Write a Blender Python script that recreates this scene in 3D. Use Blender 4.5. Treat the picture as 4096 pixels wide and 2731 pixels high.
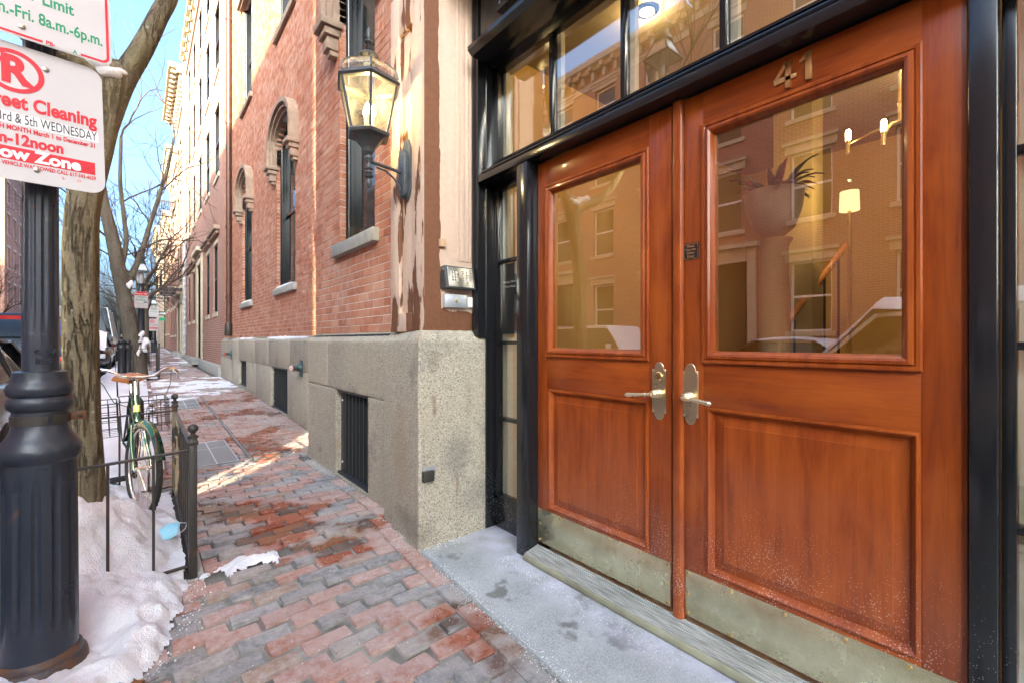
import bpy, bmesh, math, random
from mathutils import Vector, Matrix, Euler
from mathutils import noise as mnoise
R = math.radians
random.seed(41)
for o in list(bpy.data.objects): bpy.data.objects.remove(o)
SC = bpy.context.scene
COL = SC.collection

# ------------------------------------------------------------ camera, sky, sun, exposure
EYE = 1.25
YAW = math.atan(1488 / 1820.0)
cam_d = bpy.data.cameras.new('camera'); cam = bpy.data.objects.new('camera', cam_d); COL.objects.link(cam)
cam.location = (0, 0, EYE); cam.rotation_euler = (R(90), 0, -YAW)
cam_d.sensor_width = 36; cam_d.lens = 36 * 1820 / 4096.0
cam_d.shift_y = -4.5 / 4096.0
cam_d.clip_start = 0.02; cam_d.clip_end = 600
SC.camera = cam

SUN_EL = R(18.5); SUN_DIR = Vector((-0.65, -0.76, 0)).normalized()      # toward the sun
w = bpy.data.worlds.new('World'); SC.world = w; w.use_nodes = True
wn = w.node_tree; wn.nodes.clear()
sky = wn.nodes.new('ShaderNodeTexSky'); sky.sky_type = 'NISHITA'; sky.sun_disc = False
sky.sun_elevation = SUN_EL; sky.sun_rotation = math.atan2(SUN_DIR.x, SUN_DIR.y)
sky.air_density = 0.7; sky.dust_density = 10.0; sky.ozone_density = 5.0
bg = wn.nodes.new('ShaderNodeBackground'); bg.inputs[1].default_value = 0.15
wo = wn.nodes.new('ShaderNodeOutputWorld')
wn.links.new(sky.outputs[0], bg.inputs[0]); wn.links.new(bg.outputs[0], wo.inputs[0])
sl = bpy.data.lights.new('sun', 'SUN'); sl.energy = 3.2; sl.angle = R(0.53); sl.color = (1.0, 0.86, 0.68)
sun = bpy.data.objects.new('sun', sl); COL.objects.link(sun)
sd = Vector((SUN_DIR.x * math.cos(SUN_EL), SUN_DIR.y * math.cos(SUN_EL), math.sin(SUN_EL)))
sun.rotation_euler = sd.to_track_quat('Z', 'Y').to_euler()
VS = SC.view_settings
VS.view_transform = 'Standard'; VS.look = 'None'; VS.gamma = 1.0; VS.use_curve_mapping = False
VS.exposure = 3.18
VS.use_white_balance = True; VS.white_balance_temperature = 7000; VS.white_balance_tint = 1      # neutral granite, as the photograph is balanced
cy = SC.cycles
cy.use_denoising = True
cy.max_bounces = 10; cy.diffuse_bounces = 5; cy.glossy_bounces = 4; cy.transmission_bounces = 6
cy.transparent_max_bounces = 16; cy.sample_clamp_indirect = 6.0; cy.caustics_reflective = False; cy.caustics_refractive = False

# ------------------------------------------------------------ mesh helpers
class MB:
    """collects geometry for ONE mesh object"""
    def __init__(s): s.v = []; s.f = []; s.t = []; s.cur = 0.5
    def add(s, vs, fs):
        b = len(s.v); s.v += [tuple(p) for p in vs]
        s.f += [tuple(b + i for i in f) for f in fs]; s.t += [s.cur] * len(fs); return s
    def box(s, a, b, M=None):
        x0, y0, z0 = a; x1, y1, z1 = b
        if x0 > x1: x0, x1 = x1, x0
        if y0 > y1: y0, y1 = y1, y0
        if z0 > z1: z0, z1 = z1, z0
        vs = [Vector(p) for p in ((x0,y0,z0),(x1,y0,z0),(x1,y1,z0),(x0,y1,z0),(x0,y0,z1),(x1,y0,z1),(x1,y1,z1),(x0,y1,z1))]
        if M: vs = [M @ p for p in vs]
        return s.add(vs, [(3,2,1,0),(4,5,6,7),(0,1,5,4),(1,2,6,5),(2,3,7,6),(3,0,4,7)])
    def ring_loft(s, rings, cap=True, closed=True):
        n = len(rings[0]); vs = [p for r in rings for p in r]; fs = []
        for i in range(len(rings) - 1):
            for j in range(n if closed else n - 1):
                k = (j + 1) % n
                fs.append((i*n+j, i*n+k, (i+1)*n+k, (i+1)*n+j))
        if cap and closed:
            fs.append(tuple(range(n))[::-1]); fs.append(tuple((len(rings)-1)*n + j for j in range(n)))
        return s.add(vs, fs)
    def lathe(s, prof, c=(0,0,0), seg=24, M=None, flute=None):
        rings = []
        for r, z in prof:
            ring = []
            for j in range(seg):
                a = 2*math.pi*j/seg; rr = r
                if flute: rr = flute(r, z, a)
                p = Vector((rr*math.cos(a), rr*math.sin(a), z))
                if M: p = M @ p
                ring.append(p + Vector(c))
            rings.append(ring)
        return s.ring_loft(rings)
    def tube(s, pts, r, seg=8, cap=True):
        pts = [Vector(p) for p in pts]; n = len(pts)
        rs = r if isinstance(r, (list, tuple)) else [r]*n
        rings = []; up = None
        for i, p in enumerate(pts):
            d = (pts[min(i+1, n-1)] - pts[max(i-1, 0)]).normalized()
            if up is None:
                up = Vector((0,0,1)) if abs(d.z) < .9 else Vector((1,0,0))
            a = d.cross(up)
            if a.length < 1e-5: a = d.cross(Vector((0,1,0)))
            a.normalize(); b = a.cross(d).normalized(); up = b
            rings.append([p + rs[i]*(math.cos(2*math.pi*k/seg)*a + math.sin(2*math.pi*k/seg)*b) for k in range(seg)])
        return s.ring_loft(rings, cap)
    def bar(s, p, q, w, h=None, roll=None):
        """rectangular bar between two points"""
        p = Vector(p); q = Vector(q); d = (q-p).normalized(); h = h or w
        up = Vector(roll) if roll else (Vector((0,0,1)) if abs(d.z) < .9 else Vector((0,1,0)))
        a = d.cross(up).normalized(); b = a.cross(d).normalized()
        rings = [[c + a*sx*w/2 + b*sy*h/2 for sx, sy in ((-1,-1),(1,-1),(1,1),(-1,1))] for c in (p, q)]
        return s.ring_loft(rings)
    def prism(s, poly, fn0, fn1):
        """extrude 2-D polygon: fn maps (a,b) to 3-D for each end"""
        return s.ring_loft([[Vector(fn0(a,b)) for a,b in poly], [Vector(fn1(a,b)) for a,b in poly]])
    def sphere(s, c, r, seg=12, rings=8, sc=(1,1,1)):
        prof = [(max(1e-4, r*math.sin(math.pi*i/rings)), -r*math.cos(math.pi*i/rings)) for i in range(rings+1)]
        return s.lathe(prof, c, seg, Matrix.Diagonal((sc[0], sc[1], sc[2])).to_3x3())
    def mesh(s, name, mat=None, smooth=False, angle=None):
        me = bpy.data.meshes.new(name); me.from_pydata(s.v, [], s.f)
        at = me.attributes.new('tint', 'FLOAT', 'FACE'); at.data.foreach_set('value', s.t)
        if mat: me.materials.append(mat)
        bm = bmesh.new(); bm.from_mesh(me); bmesh.ops.recalc_face_normals(bm, faces=bm.faces); bm.to_mesh(me); bm.free()
        if smooth:
            me.polygons.foreach_set('use_smooth', [True]*len(me.polygons))
            if angle: me.set_sharp_from_angle(angle=R(angle))
        me.update(); return me
    def build(s, name, mat, parent=None, smooth=False, angle=40, bevel=0, seg=2):
        me = s.mesh(name, mat, smooth, angle)
        if bevel: bevel_mesh(me, bevel, seg)
        return link(name, me, parent)
def bevel_mesh(me, wd, seg=2):
    bm = bmesh.new(); bm.from_mesh(me)
    es = [e for e in bm.edges if len(e.link_faces) == 2 and e.calc_face_angle(0) > 0.5]
    bmesh.ops.bevel(bm, geom=es, offset=wd, segments=seg, affect='EDGES', profile=.5, clamp_overlap=True)
    bm.to_mesh(me); bm.free()
    me.polygons.foreach_set('use_smooth', [True]*len(me.polygons)); me.set_sharp_from_angle(angle=R(35)); me.update()
def link(name, data, parent=None):
    o = bpy.data.objects.new(name, data); COL.objects.link(o)
    if parent: o.parent = parent
    return o
def tag(o, label=None, cat=None, group=None, kind=None):
    if label: o['label'] = label
    if cat: o['category'] = cat
    if group: o['group'] = group
    if kind: o['kind'] = kind
    return o
def thing(name, label, cat, loc=(0,0,0), rz=0, group=None):
    o = link(name, None); o.location = loc; o.rotation_euler = (0,0,rz); return tag(o, label, cat, group)
def text(body, size, mat, M, parent=None, name='lettering', ext=.0008, off=0.0, align='CENTER', sx=1.0, spacing=1.0):
    c = bpy.data.curves.new(name, 'FONT'); c.body = body; c.size = size; c.extrude = ext; c.offset = off
    c.align_x = align; c.align_y = 'CENTER'; c.space_character = spacing; c.materials.append(mat); c.resolution_u = 6
    o = link(name, c, parent); o.matrix_basis = M @ Matrix.Diagonal((sx,1,1,1)); return o
def facing(loc, right, up):
    r = Vector(right).normalized(); u = Vector(up).normalized(); n = r.cross(u)
    m = Matrix((r, u, n)).transposed().to_4x4(); m.translation = Vector(loc); return m
def wallface(y, z, x): return facing((x, y, z), (0,-1,0), (0,0,1))     # lettering on a wall that faces the street
def nz(x, y, z=0, s=1.0): return mnoise.noise(Vector((x*s, y*s, z*s)))
def fbm(x, y, z=0, s=1.0, o=4): return mnoise.fractal(Vector((x*s, y*s, z*s)), 1.0, 2.0, o)
def smooth(a, b, t):
    t = max(0, min(1, (t-a)/(b-a))); return t*t*(3-2*t)

# ------------------------------------------------------------ materials
class NT:
    def __init__(s, name):
        s.m = bpy.data.materials.new(name); s.m.use_nodes = True; s.t = s.m.node_tree; s.t.nodes.clear()
        s.out = s.t.nodes.new('ShaderNodeOutputMaterial')
        s.p = s.t.nodes.new('ShaderNodeBsdfPrincipled'); s.t.links.new(s.p.outputs[0], s.out.inputs[0])
    def n(s, typ, ins=None, **kw):
        nd = s.t.nodes.new('ShaderNode' + typ)
        for k, v in kw.items(): setattr(nd, k, v)
        for k, v in (ins or {}).items(): s.set(nd.inputs[k], v)
        return nd
    def set(s, sock, v):
        if hasattr(v, 'outputs'): v = v.outputs[0]
        if hasattr(v, 'is_output'): s.t.links.new(v, sock)
        else:
            if sock.type == 'RGBA' and len(v) == 3: v = (*v, 1)
            sock.default_value = v
    def P(s, **kw):
        nm = dict(base='Base Color', rough='Roughness', metal='Metallic', normal='Normal', coat='Coat Weight', coatr='Coat Roughness',
                  spec='Specular IOR Level', ior='IOR', emit='Emission Color', estr='Emission Strength', sss='Subsurface Weight', trans='Transmission Weight', alpha='Alpha')
        for k, v in kw.items(): s.set(s.p.inputs[nm[k]], v)
        return s.m
    def pos(s): return s.n('NewGeometry').outputs['Position']
    def obj(s): return s.n('TexCoord').outputs['Object']
    def mapp(s, v, scale=(1,1,1), rot=(0,0,0), loc=(0,0,0)):
        return s.n('Mapping', {'Vector': v, 'Scale': scale, 'Rotation': rot, 'Location': loc}).outputs[0]
    def noise(s, v, sc, det=4, rough=.55, dist=0): return s.n('TexNoise', {'Vector': v, 'Scale': sc, 'Detail': det, 'Roughness': rough, 'Distortion': dist}).outputs[0]
    def vor(s, v, sc, feat='F1', out=0, rnd=1.0): return s.n('TexVoronoi', {'Vector': v, 'Scale': sc, 'Randomness': rnd}, feature=feat).outputs[out]
    def ramp(s, f, stops, interp='LINEAR'):
        r = s.n('ValToRGB', {'Fac': f}); e = r.color_ramp; e.interpolation = interp
        while len(e.elements) < len(stops): e.elements.new(0.5)
        for el, (p, c) in zip(e.elements, stops):
            el.position = p; el.color = (*c, 1) if len(c) == 3 else c
        return r.outputs[0]
    def fr(s, f, a, b, c=0.0, d=1.0):
        return s.n('MapRange', {'Value': f, 'From Min': a, 'From Max': b, 'To Min': c, 'To Max': d}).outputs[0]
    def math(s, op, a, b=0.0):
        nd = s.n('Math', operation=op); s.set(nd.inputs[0], a); s.set(nd.inputs[1], b); return nd.outputs[0]
    def mix(s, f, a, b, mode='MIX'):
        nd = s.n('Mix', data_type='RGBA', blend_type=mode); s.set(nd.inputs[0], f); s.set(nd.inputs[6], a); s.set(nd.inputs[7], b); return nd.outputs[2]
    def bump(s, h, st=.3, dist=.01): return s.n('Bump', {'Height': h, 'Strength': st, 'Distance': dist}).outputs[0]
    def sep(s, v): return s.n('SeparateXYZ', {'Vector': v}).outputs
    def rnd(s):
        a = s.n('Attribute', attribute_name='tint').outputs['Fac']; r = s.n('ObjectInfo').outputs['Random']
        return s.math('FRACT', s.math('ADD', a, s.math('MULTIPLY', r, .73)))
def simple(name, col, rough=.5, metal=0, coat=0, var=.12, sc=14, bump=0.0, spec=.5):
    t = NT(name); v = t.obj(); f = t.noise(v, sc, 5)
    c = t.mix(t.fr(f, .25, .75), tuple(x*(1-var) for x in col), tuple(min(1, x*(1+var)) for x in col))
    t.P(base=c, rough=t.fr(f, .2, .8, max(0, rough-.08), min(1, rough+.1)), metal=metal, coat=coat, spec=spec if rough < .7 else .2)
    if bump: t.P(normal=t.bump(f, bump))
    return t.m
def emis(name, col, st):
    t = NT(name); return t.P(base=(0,0,0), emit=col, estr=st)
def mk_brick(name, stops, salt=.35):
    t = NT(name); v = t.pos(); r = t.rnd()
    c = t.ramp(r, stops)
    f1 = t.noise(v, 9, 5, .6); f2 = t.noise(v, 120, 3, .7); f3 = t.noise(v, 1.1, 4, .6)
    c = t.mix(t.fr(f2, .3, .7, 0, .22), c, (.10,.035,.022), 'MIX')
    c = t.mix(t.math('MULTIPLY', t.fr(f1, .38, .7), t.fr(f3, .3, .65, .15, salt)), c, (.66,.50,.41))
    return t.P(base=c, rough=.85, spec=.2, normal=t.bump(t.mix(.5, f2, f1), .35, .004))
def mk_granite():
    t = NT('granite'); v = t.pos()
    g = t.vor(v, 215, 'F1', 1); sp = t.sep(g)
    col = t.ramp(sp[0], [(0,(.09,.083,.074)), (.12,(.20,.18,.15)), (.3,(.35,.31,.245)), (.62,(.45,.40,.315)), (1,(.58,.525,.42))])
    big = t.noise(v, 1.6, 5, .6); col = t.mix(t.fr(big, .35, .7, 0, .5), col, (.36,.31,.22), 'MULTIPLY' if False else 'MIX')
    st = t.noise(t.mapp(v, (6,6,.7)), 1.3, 4, .6); rust = t.fr(st, .62, .8, 0, .5)
    col = t.mix(rust, col, (.30,.16,.07)); dk = t.math('MAXIMUM', t.fr(t.noise(v, 2.7, 6, .68), .56, .72, 0, .55), t.fr(t.noise(t.mapp(v, (7,7,.9)), 1.0, 5, .6), .60, .75, 0, .45)); col = t.mix(dk, col, (.1,.1,.1))
    def blot(c, sz, n, w):     # one stain with a ragged outline
        q = t.n('VectorMath', {0: t.n('VectorMath', {0: v, 1: c}, operation='SUBTRACT').outputs[0], 1: sz}, operation='MULTIPLY').outputs[0]
        ln = t.n('VectorMath', {0: q}, operation='LENGTH').outputs['Value']
        return t.fr(t.math('ADD', ln, t.math('MULTIPLY', t.math('SUBTRACT', t.noise(v, n, 6, .72), .5), 2.4)), .45, 1.2, w, 0)
    for c, sz, n, w, cc in (((1.56,2.44,.52), (9,9,6), 9, .45, (.12,.12,.115)), ((1.70,2.44,.25), (6,9,9), 8, .4, (.14,.135,.125)), ((1.385,2.44,1.12), (22,22,14), 14, .35, (.13,.10,.075)), ((1.385,2.44,.86), (60,60,12), 24, .5, (.16,.085,.04)), ((1.55,2.44,.33), (70,70,12), 24, .5, (.17,.09,.04)), ((1.32,2.75,.55), (12,6,2.6), 10, .28, (.33,.20,.11)), ((1.30,2.6,.10), (9,4,10), 9, .45, (.13,.12,.10))):
        col = t.mix(blot(c, sz, n, w), col, cc)
    h = t.mix(.5, t.vor(v, 95, 'F1', 0), t.noise(v, 40, 4, .7))
    return t.P(base=col, rough=.82, spec=.22, normal=t.bump(h, .8, .007))
def mk_brownstone():
    """tan masonry paint that has flaked off down to dark brown stone"""
    t = NT('peeling_tan_paint'); v = t.pos(); s = t.sep(v)
    n1 = t.noise(t.mapp(v, (9,9,1.6)), 1.0, 5, .6); n2 = t.noise(v, 28, 4, .65); n3 = t.noise(t.mapp(v, (14,14,.5)), 1.0, 3)
    tan = t.mix(n3, (.50,.34,.25), (.68,.51,.40)); tan = t.mix(t.fr(n2, .4, .7, 0, .4), tan, (.72,.55,.42))
    br = t.mix(n2, (.13,.052,.026), (.22,.10,.055))
    # bare strip beside the corner on the return face, and streaks in the pilaster
    edge = t.math('ADD', s[0], t.math('MULTIPLY', t.math('SUBTRACT', n1, .5), .10))
    ret = t.math('LESS_THAN', s[1], 2.512)
    a = t.math('MULTIPLY', ret, t.math('LESS_THAN', edge, 1.455))
    low = t.math('MULTIPLY', ret, t.math('LESS_THAN', t.math('ADD', s[2], t.math('MULTIPLY', t.math('SUBTRACT', n1, .5), .12)), 1.43))
    pil = t.math('GREATER_THAN', s[1], 2.512)
    cond = t.math('ADD', n1, t.fr(s[2], 1.5, 1.8, .12, 0.0))
    c = t.math('MULTIPLY', pil, t.fr(cond, .575, .60, 0, 1))
    m = t.math('MINIMUM', t.math('ADD', t.math('ADD', a, low), c), 1.0)
    return t.P(base=t.mix(m, tan, br), rough=.78, spec=.22, normal=t.bump(t.math('SUBTRACT', t.math('MULTIPLY', n2, .4), m), .9, .008))
def mk_wood(name, horiz):
    t = NT(name); v = t.pos(); s = t.sep(v); r = t.rnd()
    off = t.n('CombineXYZ', {'X': 0.0, 'Y': t.math('MULTIPLY', r, 7.0), 'Z': t.math('MULTIPLY', r, 13.0)}).outputs[0]
    vv = t.n('VectorMath', {0: v, 1: off}, operation='ADD').outputs[0]
    sc = (3, 1.6, 26) if horiz else (3, 26, 1.6)
    g = t.noise(t.mapp(vv, sc), 1.2, 5, .6, .6); fine = t.noise(t.mapp(vv, tuple(q*7 for q in sc)), 1.0, 3, .7)
    fig = t.noise(t.mapp(vv, (2, 5, 2.2) if not horiz else (2, 2.2, 5)), 1.0, 3, .5, 1.4)
    c = t.ramp(g, [(.25,(.15,.024,.005)), (.5,(.235,.043,.0075)), (.75,(.31,.068,.011))])
    c = t.mix(t.fr(fig, .42, .72, 0, .55), c, (.39,.092,.015))
    c = t.mix(t.fr(fine, .5, .75, 0, .32), c, (.085,.014,.005))
    # dried road-salt spatter on the lower part of the doors
    d = t.vor(v, 130, 'F1', 0); dens = t.math('MULTIPLY', t.fr(s[2], .25, .78, .30, 0.0), t.fr(t.noise(v, 7, 4), .3, .7, .3, 1.5))
    spot = t.math('LESS_THAN', d, dens)
    film = t.math('MULTIPLY', t.fr(s[2], .2, .85, .13, 0), t.fr(t.noise(v, 3, 4), .3, .7))
    c = t.mix(film, c, (.55,.36,.30)); c = t.mix(t.math('MULTIPLY', spot, .42), c, (.72,.56,.5))
    return t.P(base=c, rough=t.math('ADD', .34, t.math('MULTIPLY', spot, .3)), spec=.25, coat=.2, coatr=.08, normal=t.bump(fine, .06, .002))
def mk_black():
    t = NT('black_gloss_paint'); v = t.pos(); s = t.sep(v)
    d = t.vor(v, 120, 'F1', 0); spot = t.math('LESS_THAN', d, t.math('MULTIPLY', t.fr(s[2], .1, .9, .20, .0), t.fr(t.noise(v, 6, 3), .3, .7, .4, 1.3)))
    c = t.mix(t.math('MULTIPLY', spot, .35), (.011,.012,.014), (.6,.62,.65))
    return t.P(base=c, rough=t.math('ADD', .17, t.math('MULTIPLY', spot, .4)), normal=t.bump(t.noise(t.mapp(v, (9,9,2)), 1.0, 2), .012, .002))
def mk_glass(name='window_glass', refl=.80, base=.20, tint=(.96,.97,.95)):
    t = NT(name); t.t.nodes.remove(t.p)
    f = t.n('LayerWeight', {'Blend': .5}).outputs['Facing']
    fac = t.math('MINIMUM', t.math('ADD', t.math('MULTIPLY', t.math('POWER', f, 5.0), refl), base), 1.0)
    tr = t.n('BsdfTransparent', {'Color': tint}); gl = t.n('BsdfGlossy', {'Color': (1,1,1), 'Roughness': .0})
    wv = t.noise(t.pos(), 1.7, 2); b = t.bump(wv, .02, .02); t.set(gl.inputs['Normal'], b)
    mx = t.n('MixShader', {0: fac, 1: tr, 2: gl}); t.t.links.new(mx.outputs[0], t.out.inputs[0]); return t.m
def mk_lampglass():
    t = NT('dusty_lantern_glass'); t.t.nodes.remove(t.p); f = t.n('LayerWeight', {'Blend': .5}).outputs['Facing']
    tr = t.n('BsdfTransparent', {'Color': (.97,.97,.95)}); tl = t.n('BsdfTranslucent', {'Color': (.85,.82,.74)}); gl = t.n('BsdfGlossy', {'Color': (1,1,1), 'Roughness': .02})
    d = t.fr(t.noise(t.pos(), 14, 4, .6), .3, .7, .03, .12)
    m1 = t.n('MixShader', {0: d, 1: tr, 2: tl}); m2 = t.n('MixShader', {0: t.math('ADD', .08, t.math('MULTIPLY', t.math('POWER', f, 5.0), .8)), 1: m1, 2: gl}); t.t.links.new(m2.outputs[0], t.out.inputs[0]); return t.m
def mk_brass(name, rough, tarn):
    t = NT(name); v = t.pos(); f = t.noise(v, 6, 5, .6); g = t.noise(t.mapp(v, (4,4,90)), 1, 3)
    c = t.mix(t.fr(f, .3, .75, 0, tarn), (.92,.78,.50), (.5,.43,.25))
    return t.P(base=c, metal=1.0, rough=t.math('ADD', rough, t.math('MULTIPLY', f, rough*.8)), normal=t.bump(g, .05*tarn, .002))
def mk_kick():
    t = NT('tarnished_brass'); v = t.pos(); s = t.sep(v); f = t.noise(v, 5, 6, .65); g = t.noise(v, 60, 3)
    c = t.ramp(f, [(.25,(.36,.33,.20)), (.5,(.60,.57,.38)), (.75,(.76,.73,.54))])
    d = t.vor(v, 150, 'F1', 0); spot = t.math('LESS_THAN', d, .2)
    c = t.mix(t.math('MULTIPLY', spot, .4), c, (.75,.74,.66))
    return t.P(base=c, metal=.8, rough=t.fr(f, .2, .8, .16, .36), normal=t.bump(g, .08, .002))
def mk_paver(name, redstops):
    t = NT(name); v = t.pos(); r = t.rnd()
    c = t.ramp(r, redstops, 'CONSTANT')
    f2 = t.noise(v, 85, 4, .7); f1 = t.noise(v, 14, 5, .6); f3 = t.noise(v, 2.3, 5, .6); f4 = t.noise(t.mapp(v, (1,1,1), loc=(3.3,1.7,.4)), 1.35, 4, .55)
    c = t.mix(t.fr(f1, .3, .7, 0, .5), c, t.mix(.5, c, (.30,.17,.13)))
    c = t.mix(t.fr(f2, .35, .75, 0, .55), c, (.10,.07,.06))
    wet = t.fr(t.math('ADD', f4, t.math('MULTIPLY', f1, .22)), .60, .74)
    f5 = t.noise(v, 26, 5, .7); dry = t.mix(t.fr(t.math('ADD', t.math('ADD', t.math('MULTIPLY', f3, .6), t.math('MULTIPLY', f5, .7)), t.math('MULTIPLY', f2, .3)), .62, 1.05, .0, .75), c, (.60,.55,.51))
    wetc = t.mix(.9, c, t.mix(1.0, c, (.85,.56,.44), 'MULTIPLY'))
    rim = t.fr(t.math('ABSOLUTE', t.math('SUBTRACT', wet, .45)), .0, .45, .32, 0)
    d = t.vor(v, 75, 'F1', 0); gr = t.math('LESS_THAN', d, t.fr(f1, .35, .75, .02, .22))
    col = t.mix(wet, dry, wetc); col = t.mix(rim, col, (.60,.57,.53)); pit = t.fr(t.vor(v, 210, 'F1', 0), .12, .3, .35, 0); col = t.mix(pit, col, (.07,.05,.045)); col = t.mix(t.math('MULTIPLY', gr, .6), col, (.75,.75,.76))
    return t.P(base=col, spec=t.fr(wet, 0, 1, .18, .5), rough=t.fr(wet, 0, 1, .88, .22), normal=t.bump(t.mix(.5, f2, f1), t.fr(wet, 0, 1, .8, .2), .008))
def mk_joint():
    """sandy joints: pale set mortar close to the doorstep, dark empty joints farther on"""
    t = NT('joint_sand'); v = t.pos(); s = t.sep(v); f = t.noise(v, 70, 4, .7); g = t.noise(v, 4, 4)
    pale = t.mix(f, (.20,.19,.165), (.42,.40,.35)); dark = t.mix(f, (.03,.028,.024), (.13,.12,.10))
    k = t.math('MULTIPLY', t.fr(s[1], 2.6, 3.1, 1, .12), t.fr(g, .35, .6, .1, 1))
    return t.P(base=t.mix(k, dark, pale), rough=.95, normal=t.bump(f, .6, .004))
def mk_slab():
    t = NT('salt_bleached_stone'); v = t.pos(); f = t.noise(v, 160, 3, .7); f1 = t.noise(v, 5, 5, .6); f3 = t.noise(t.mapp(v, loc=(2,5,0)), 2.6, 5, .62)
    c = t.mix(t.fr(f, .3, .7), (.22,.23,.22), (.46,.475,.465)); c = t.mix(t.fr(f1, .4, .7, 0, .45), c, (.50,.52,.51))
    wet = t.fr(t.math('ADD', f3, t.math('MULTIPLY', f1, .2)), .655, .70, 0, .8)
    c = t.mix(wet, c, t.mix(f, (.06,.06,.055), (.2,.2,.18)))
    s = t.sep(v); fr = t.math('MULTIPLY', t.fr(s[0], 1.45, 1.66, 0, .65), t.fr(f1, .3, .6)); c = t.mix(fr, c, (.62,.6,.72))
    gr = t.math('LESS_THAN', t.vor(v, 90, 'F1', 0), t.fr(f1, .4, .75, .0, .24)); c = t.mix(t.math('MULTIPLY', gr, .6), c, (.85,.85,.87))
    return t.P(base=c, rough=t.fr(wet, 0, .8, .85, .35), normal=t.bump(t.mix(.4, f, f1), .5, .004))
def mk_snow():
    t = NT('old_snow'); v = t.pos(); f = t.noise(v, 26, 5, .65); g = t.noise(v, 130, 3, .7); d = t.noise(v, 2.4, 5, .65)
    c = t.mix(t.fr(d, .5, .8, 0, .45), (.86,.85,.86), (.62,.56,.52)); dirt = t.math('LESS_THAN', t.vor(v, 38, 'F1', 0), t.fr(t.noise(v, 5, 4), .52, .75, .0, .15))
    c = t.mix(t.math('MULTIPLY', dirt, .5), c, (.2,.17,.14))
    return t.P(base=c, rough=.65, sss=.12, normal=t.bump(t.mix(.55, f, g), .9, .02))
def mk_bark(name, a, b, scale=1.0):
    t = NT(name); v = t.pos(); f = t.noise(v, 45, 6, .75); big = t.noise(v, 3.5, 4)
    ridge = t.noise(t.mapp(v, (13*scale,13*scale,2.0)), 1.0, 6, .62, .5); crack = t.fr(t.math('ABSOLUTE', t.math('SUBTRACT', ridge, .5)), .0, .035, 1, 0)
    crack = t.math('MULTIPLY', crack, t.fr(t.noise(t.mapp(v, (3,3,.8)), 1.5, 3), .42, .6))
    lic = t.math('LESS_THAN', t.vor(v, 24, 'F1', 0), t.fr(t.noise(v, 4, 4), .48, .75, .0, .34))
    c = t.mix(t.fr(f, .3, .7), a, b); c = t.mix(t.fr(ridge, .35, .65, .35, 0), c, tuple(q*.6 for q in a)); c = t.mix(t.math('MULTIPLY', crack, .7), c, (.06,.042,.026)); c = t.mix(t.math('MULTIPLY', lic, .6), c, (.42,.43,.36)); c = t.mix(t.fr(big, .5, .7, 0, .3), c, (.17,.17,.07))
    h = t.math('SUBTRACT', t.math('ADD', t.math('MULTIPLY', f, .25), t.math('MULTIPLY', ridge, .8)), t.math('MULTIPLY', crack, .5))
    return t.P(base=c, rough=.9, spec=.2, normal=t.bump(h, 1.0, .035))
def mk_iron(name, rustamt=.4, col=(.022,.026,.034), r0=.3):
    t = NT(name); v = t.pos(); f = t.noise(v, 9, 6, .65); g = t.noise(v, 60, 4, .7); ru = t.fr(t.math('ADD', f, t.math('MULTIPLY', g, .25)), .78 - rustamt*.18, .92 - rustamt*.1, 0, .8)
    c = t.mix(g, tuple(q*.7 for q in col), tuple(q*1.7 for q in col)); sc = t.fr(t.noise(v, 17, 5, .7), .62, .75, 0, .4); c = t.mix(sc, c, (.16,.17,.17))
    c = t.mix(ru, c, (.16,.065,.018))
    return t.P(base=c, rough=t.math('ADD', t.fr(f, .3, .7, r0, r0+.2), t.math('MULTIPLY', ru, .35)), normal=t.bump(t.mix(.5, f, g), .35, .006))
def mk_sign():
    t = NT('sign_white'); v = t.pos(); f = t.noise(v, 7, 5); sp = t.math('LESS_THAN', t.vor(v, 50, 'F1', 0), .04)
    c = t.mix(f, (.50,.475,.47), (.58,.555,.55)); c = t.mix(t.math('MULTIPLY', sp, .5), c, (.4,.36,.33)); return t.P(base=c, rough=.4)
def mk_farbrick(name, col, mort=(.5,.42,.36), bw=.21, bh=.068):
    t = NT(name); v = t.pos(); s = t.sep(v)
    uv = t.n('CombineXYZ', {'X': t.math('ADD', s[0], s[1]), 'Y': s[2], 'Z': 0.0}).outputs[0]
    b = t.n('TexBrick', {'Vector': uv, 'Color1': (*col, 1), 'Color2': (*[q*.7 for q in col], 1), 'Mortar': (*mort, 1), 'Scale': 1.0, 'Mortar Size': .006, 'Brick Width': bw, 'Row Height': bh, 'Bias': -.2}, offset=.5)
    f = t.noise(v, .9, 5, .6); c = t.mix(t.fr(f, .35, .7, 0, .35), b.outputs[0], (.42,.30,.24))
    return t.P(base=c, rough=.85, spec=.2, normal=t.bump(b.outputs[1], -.3, .004))

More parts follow.
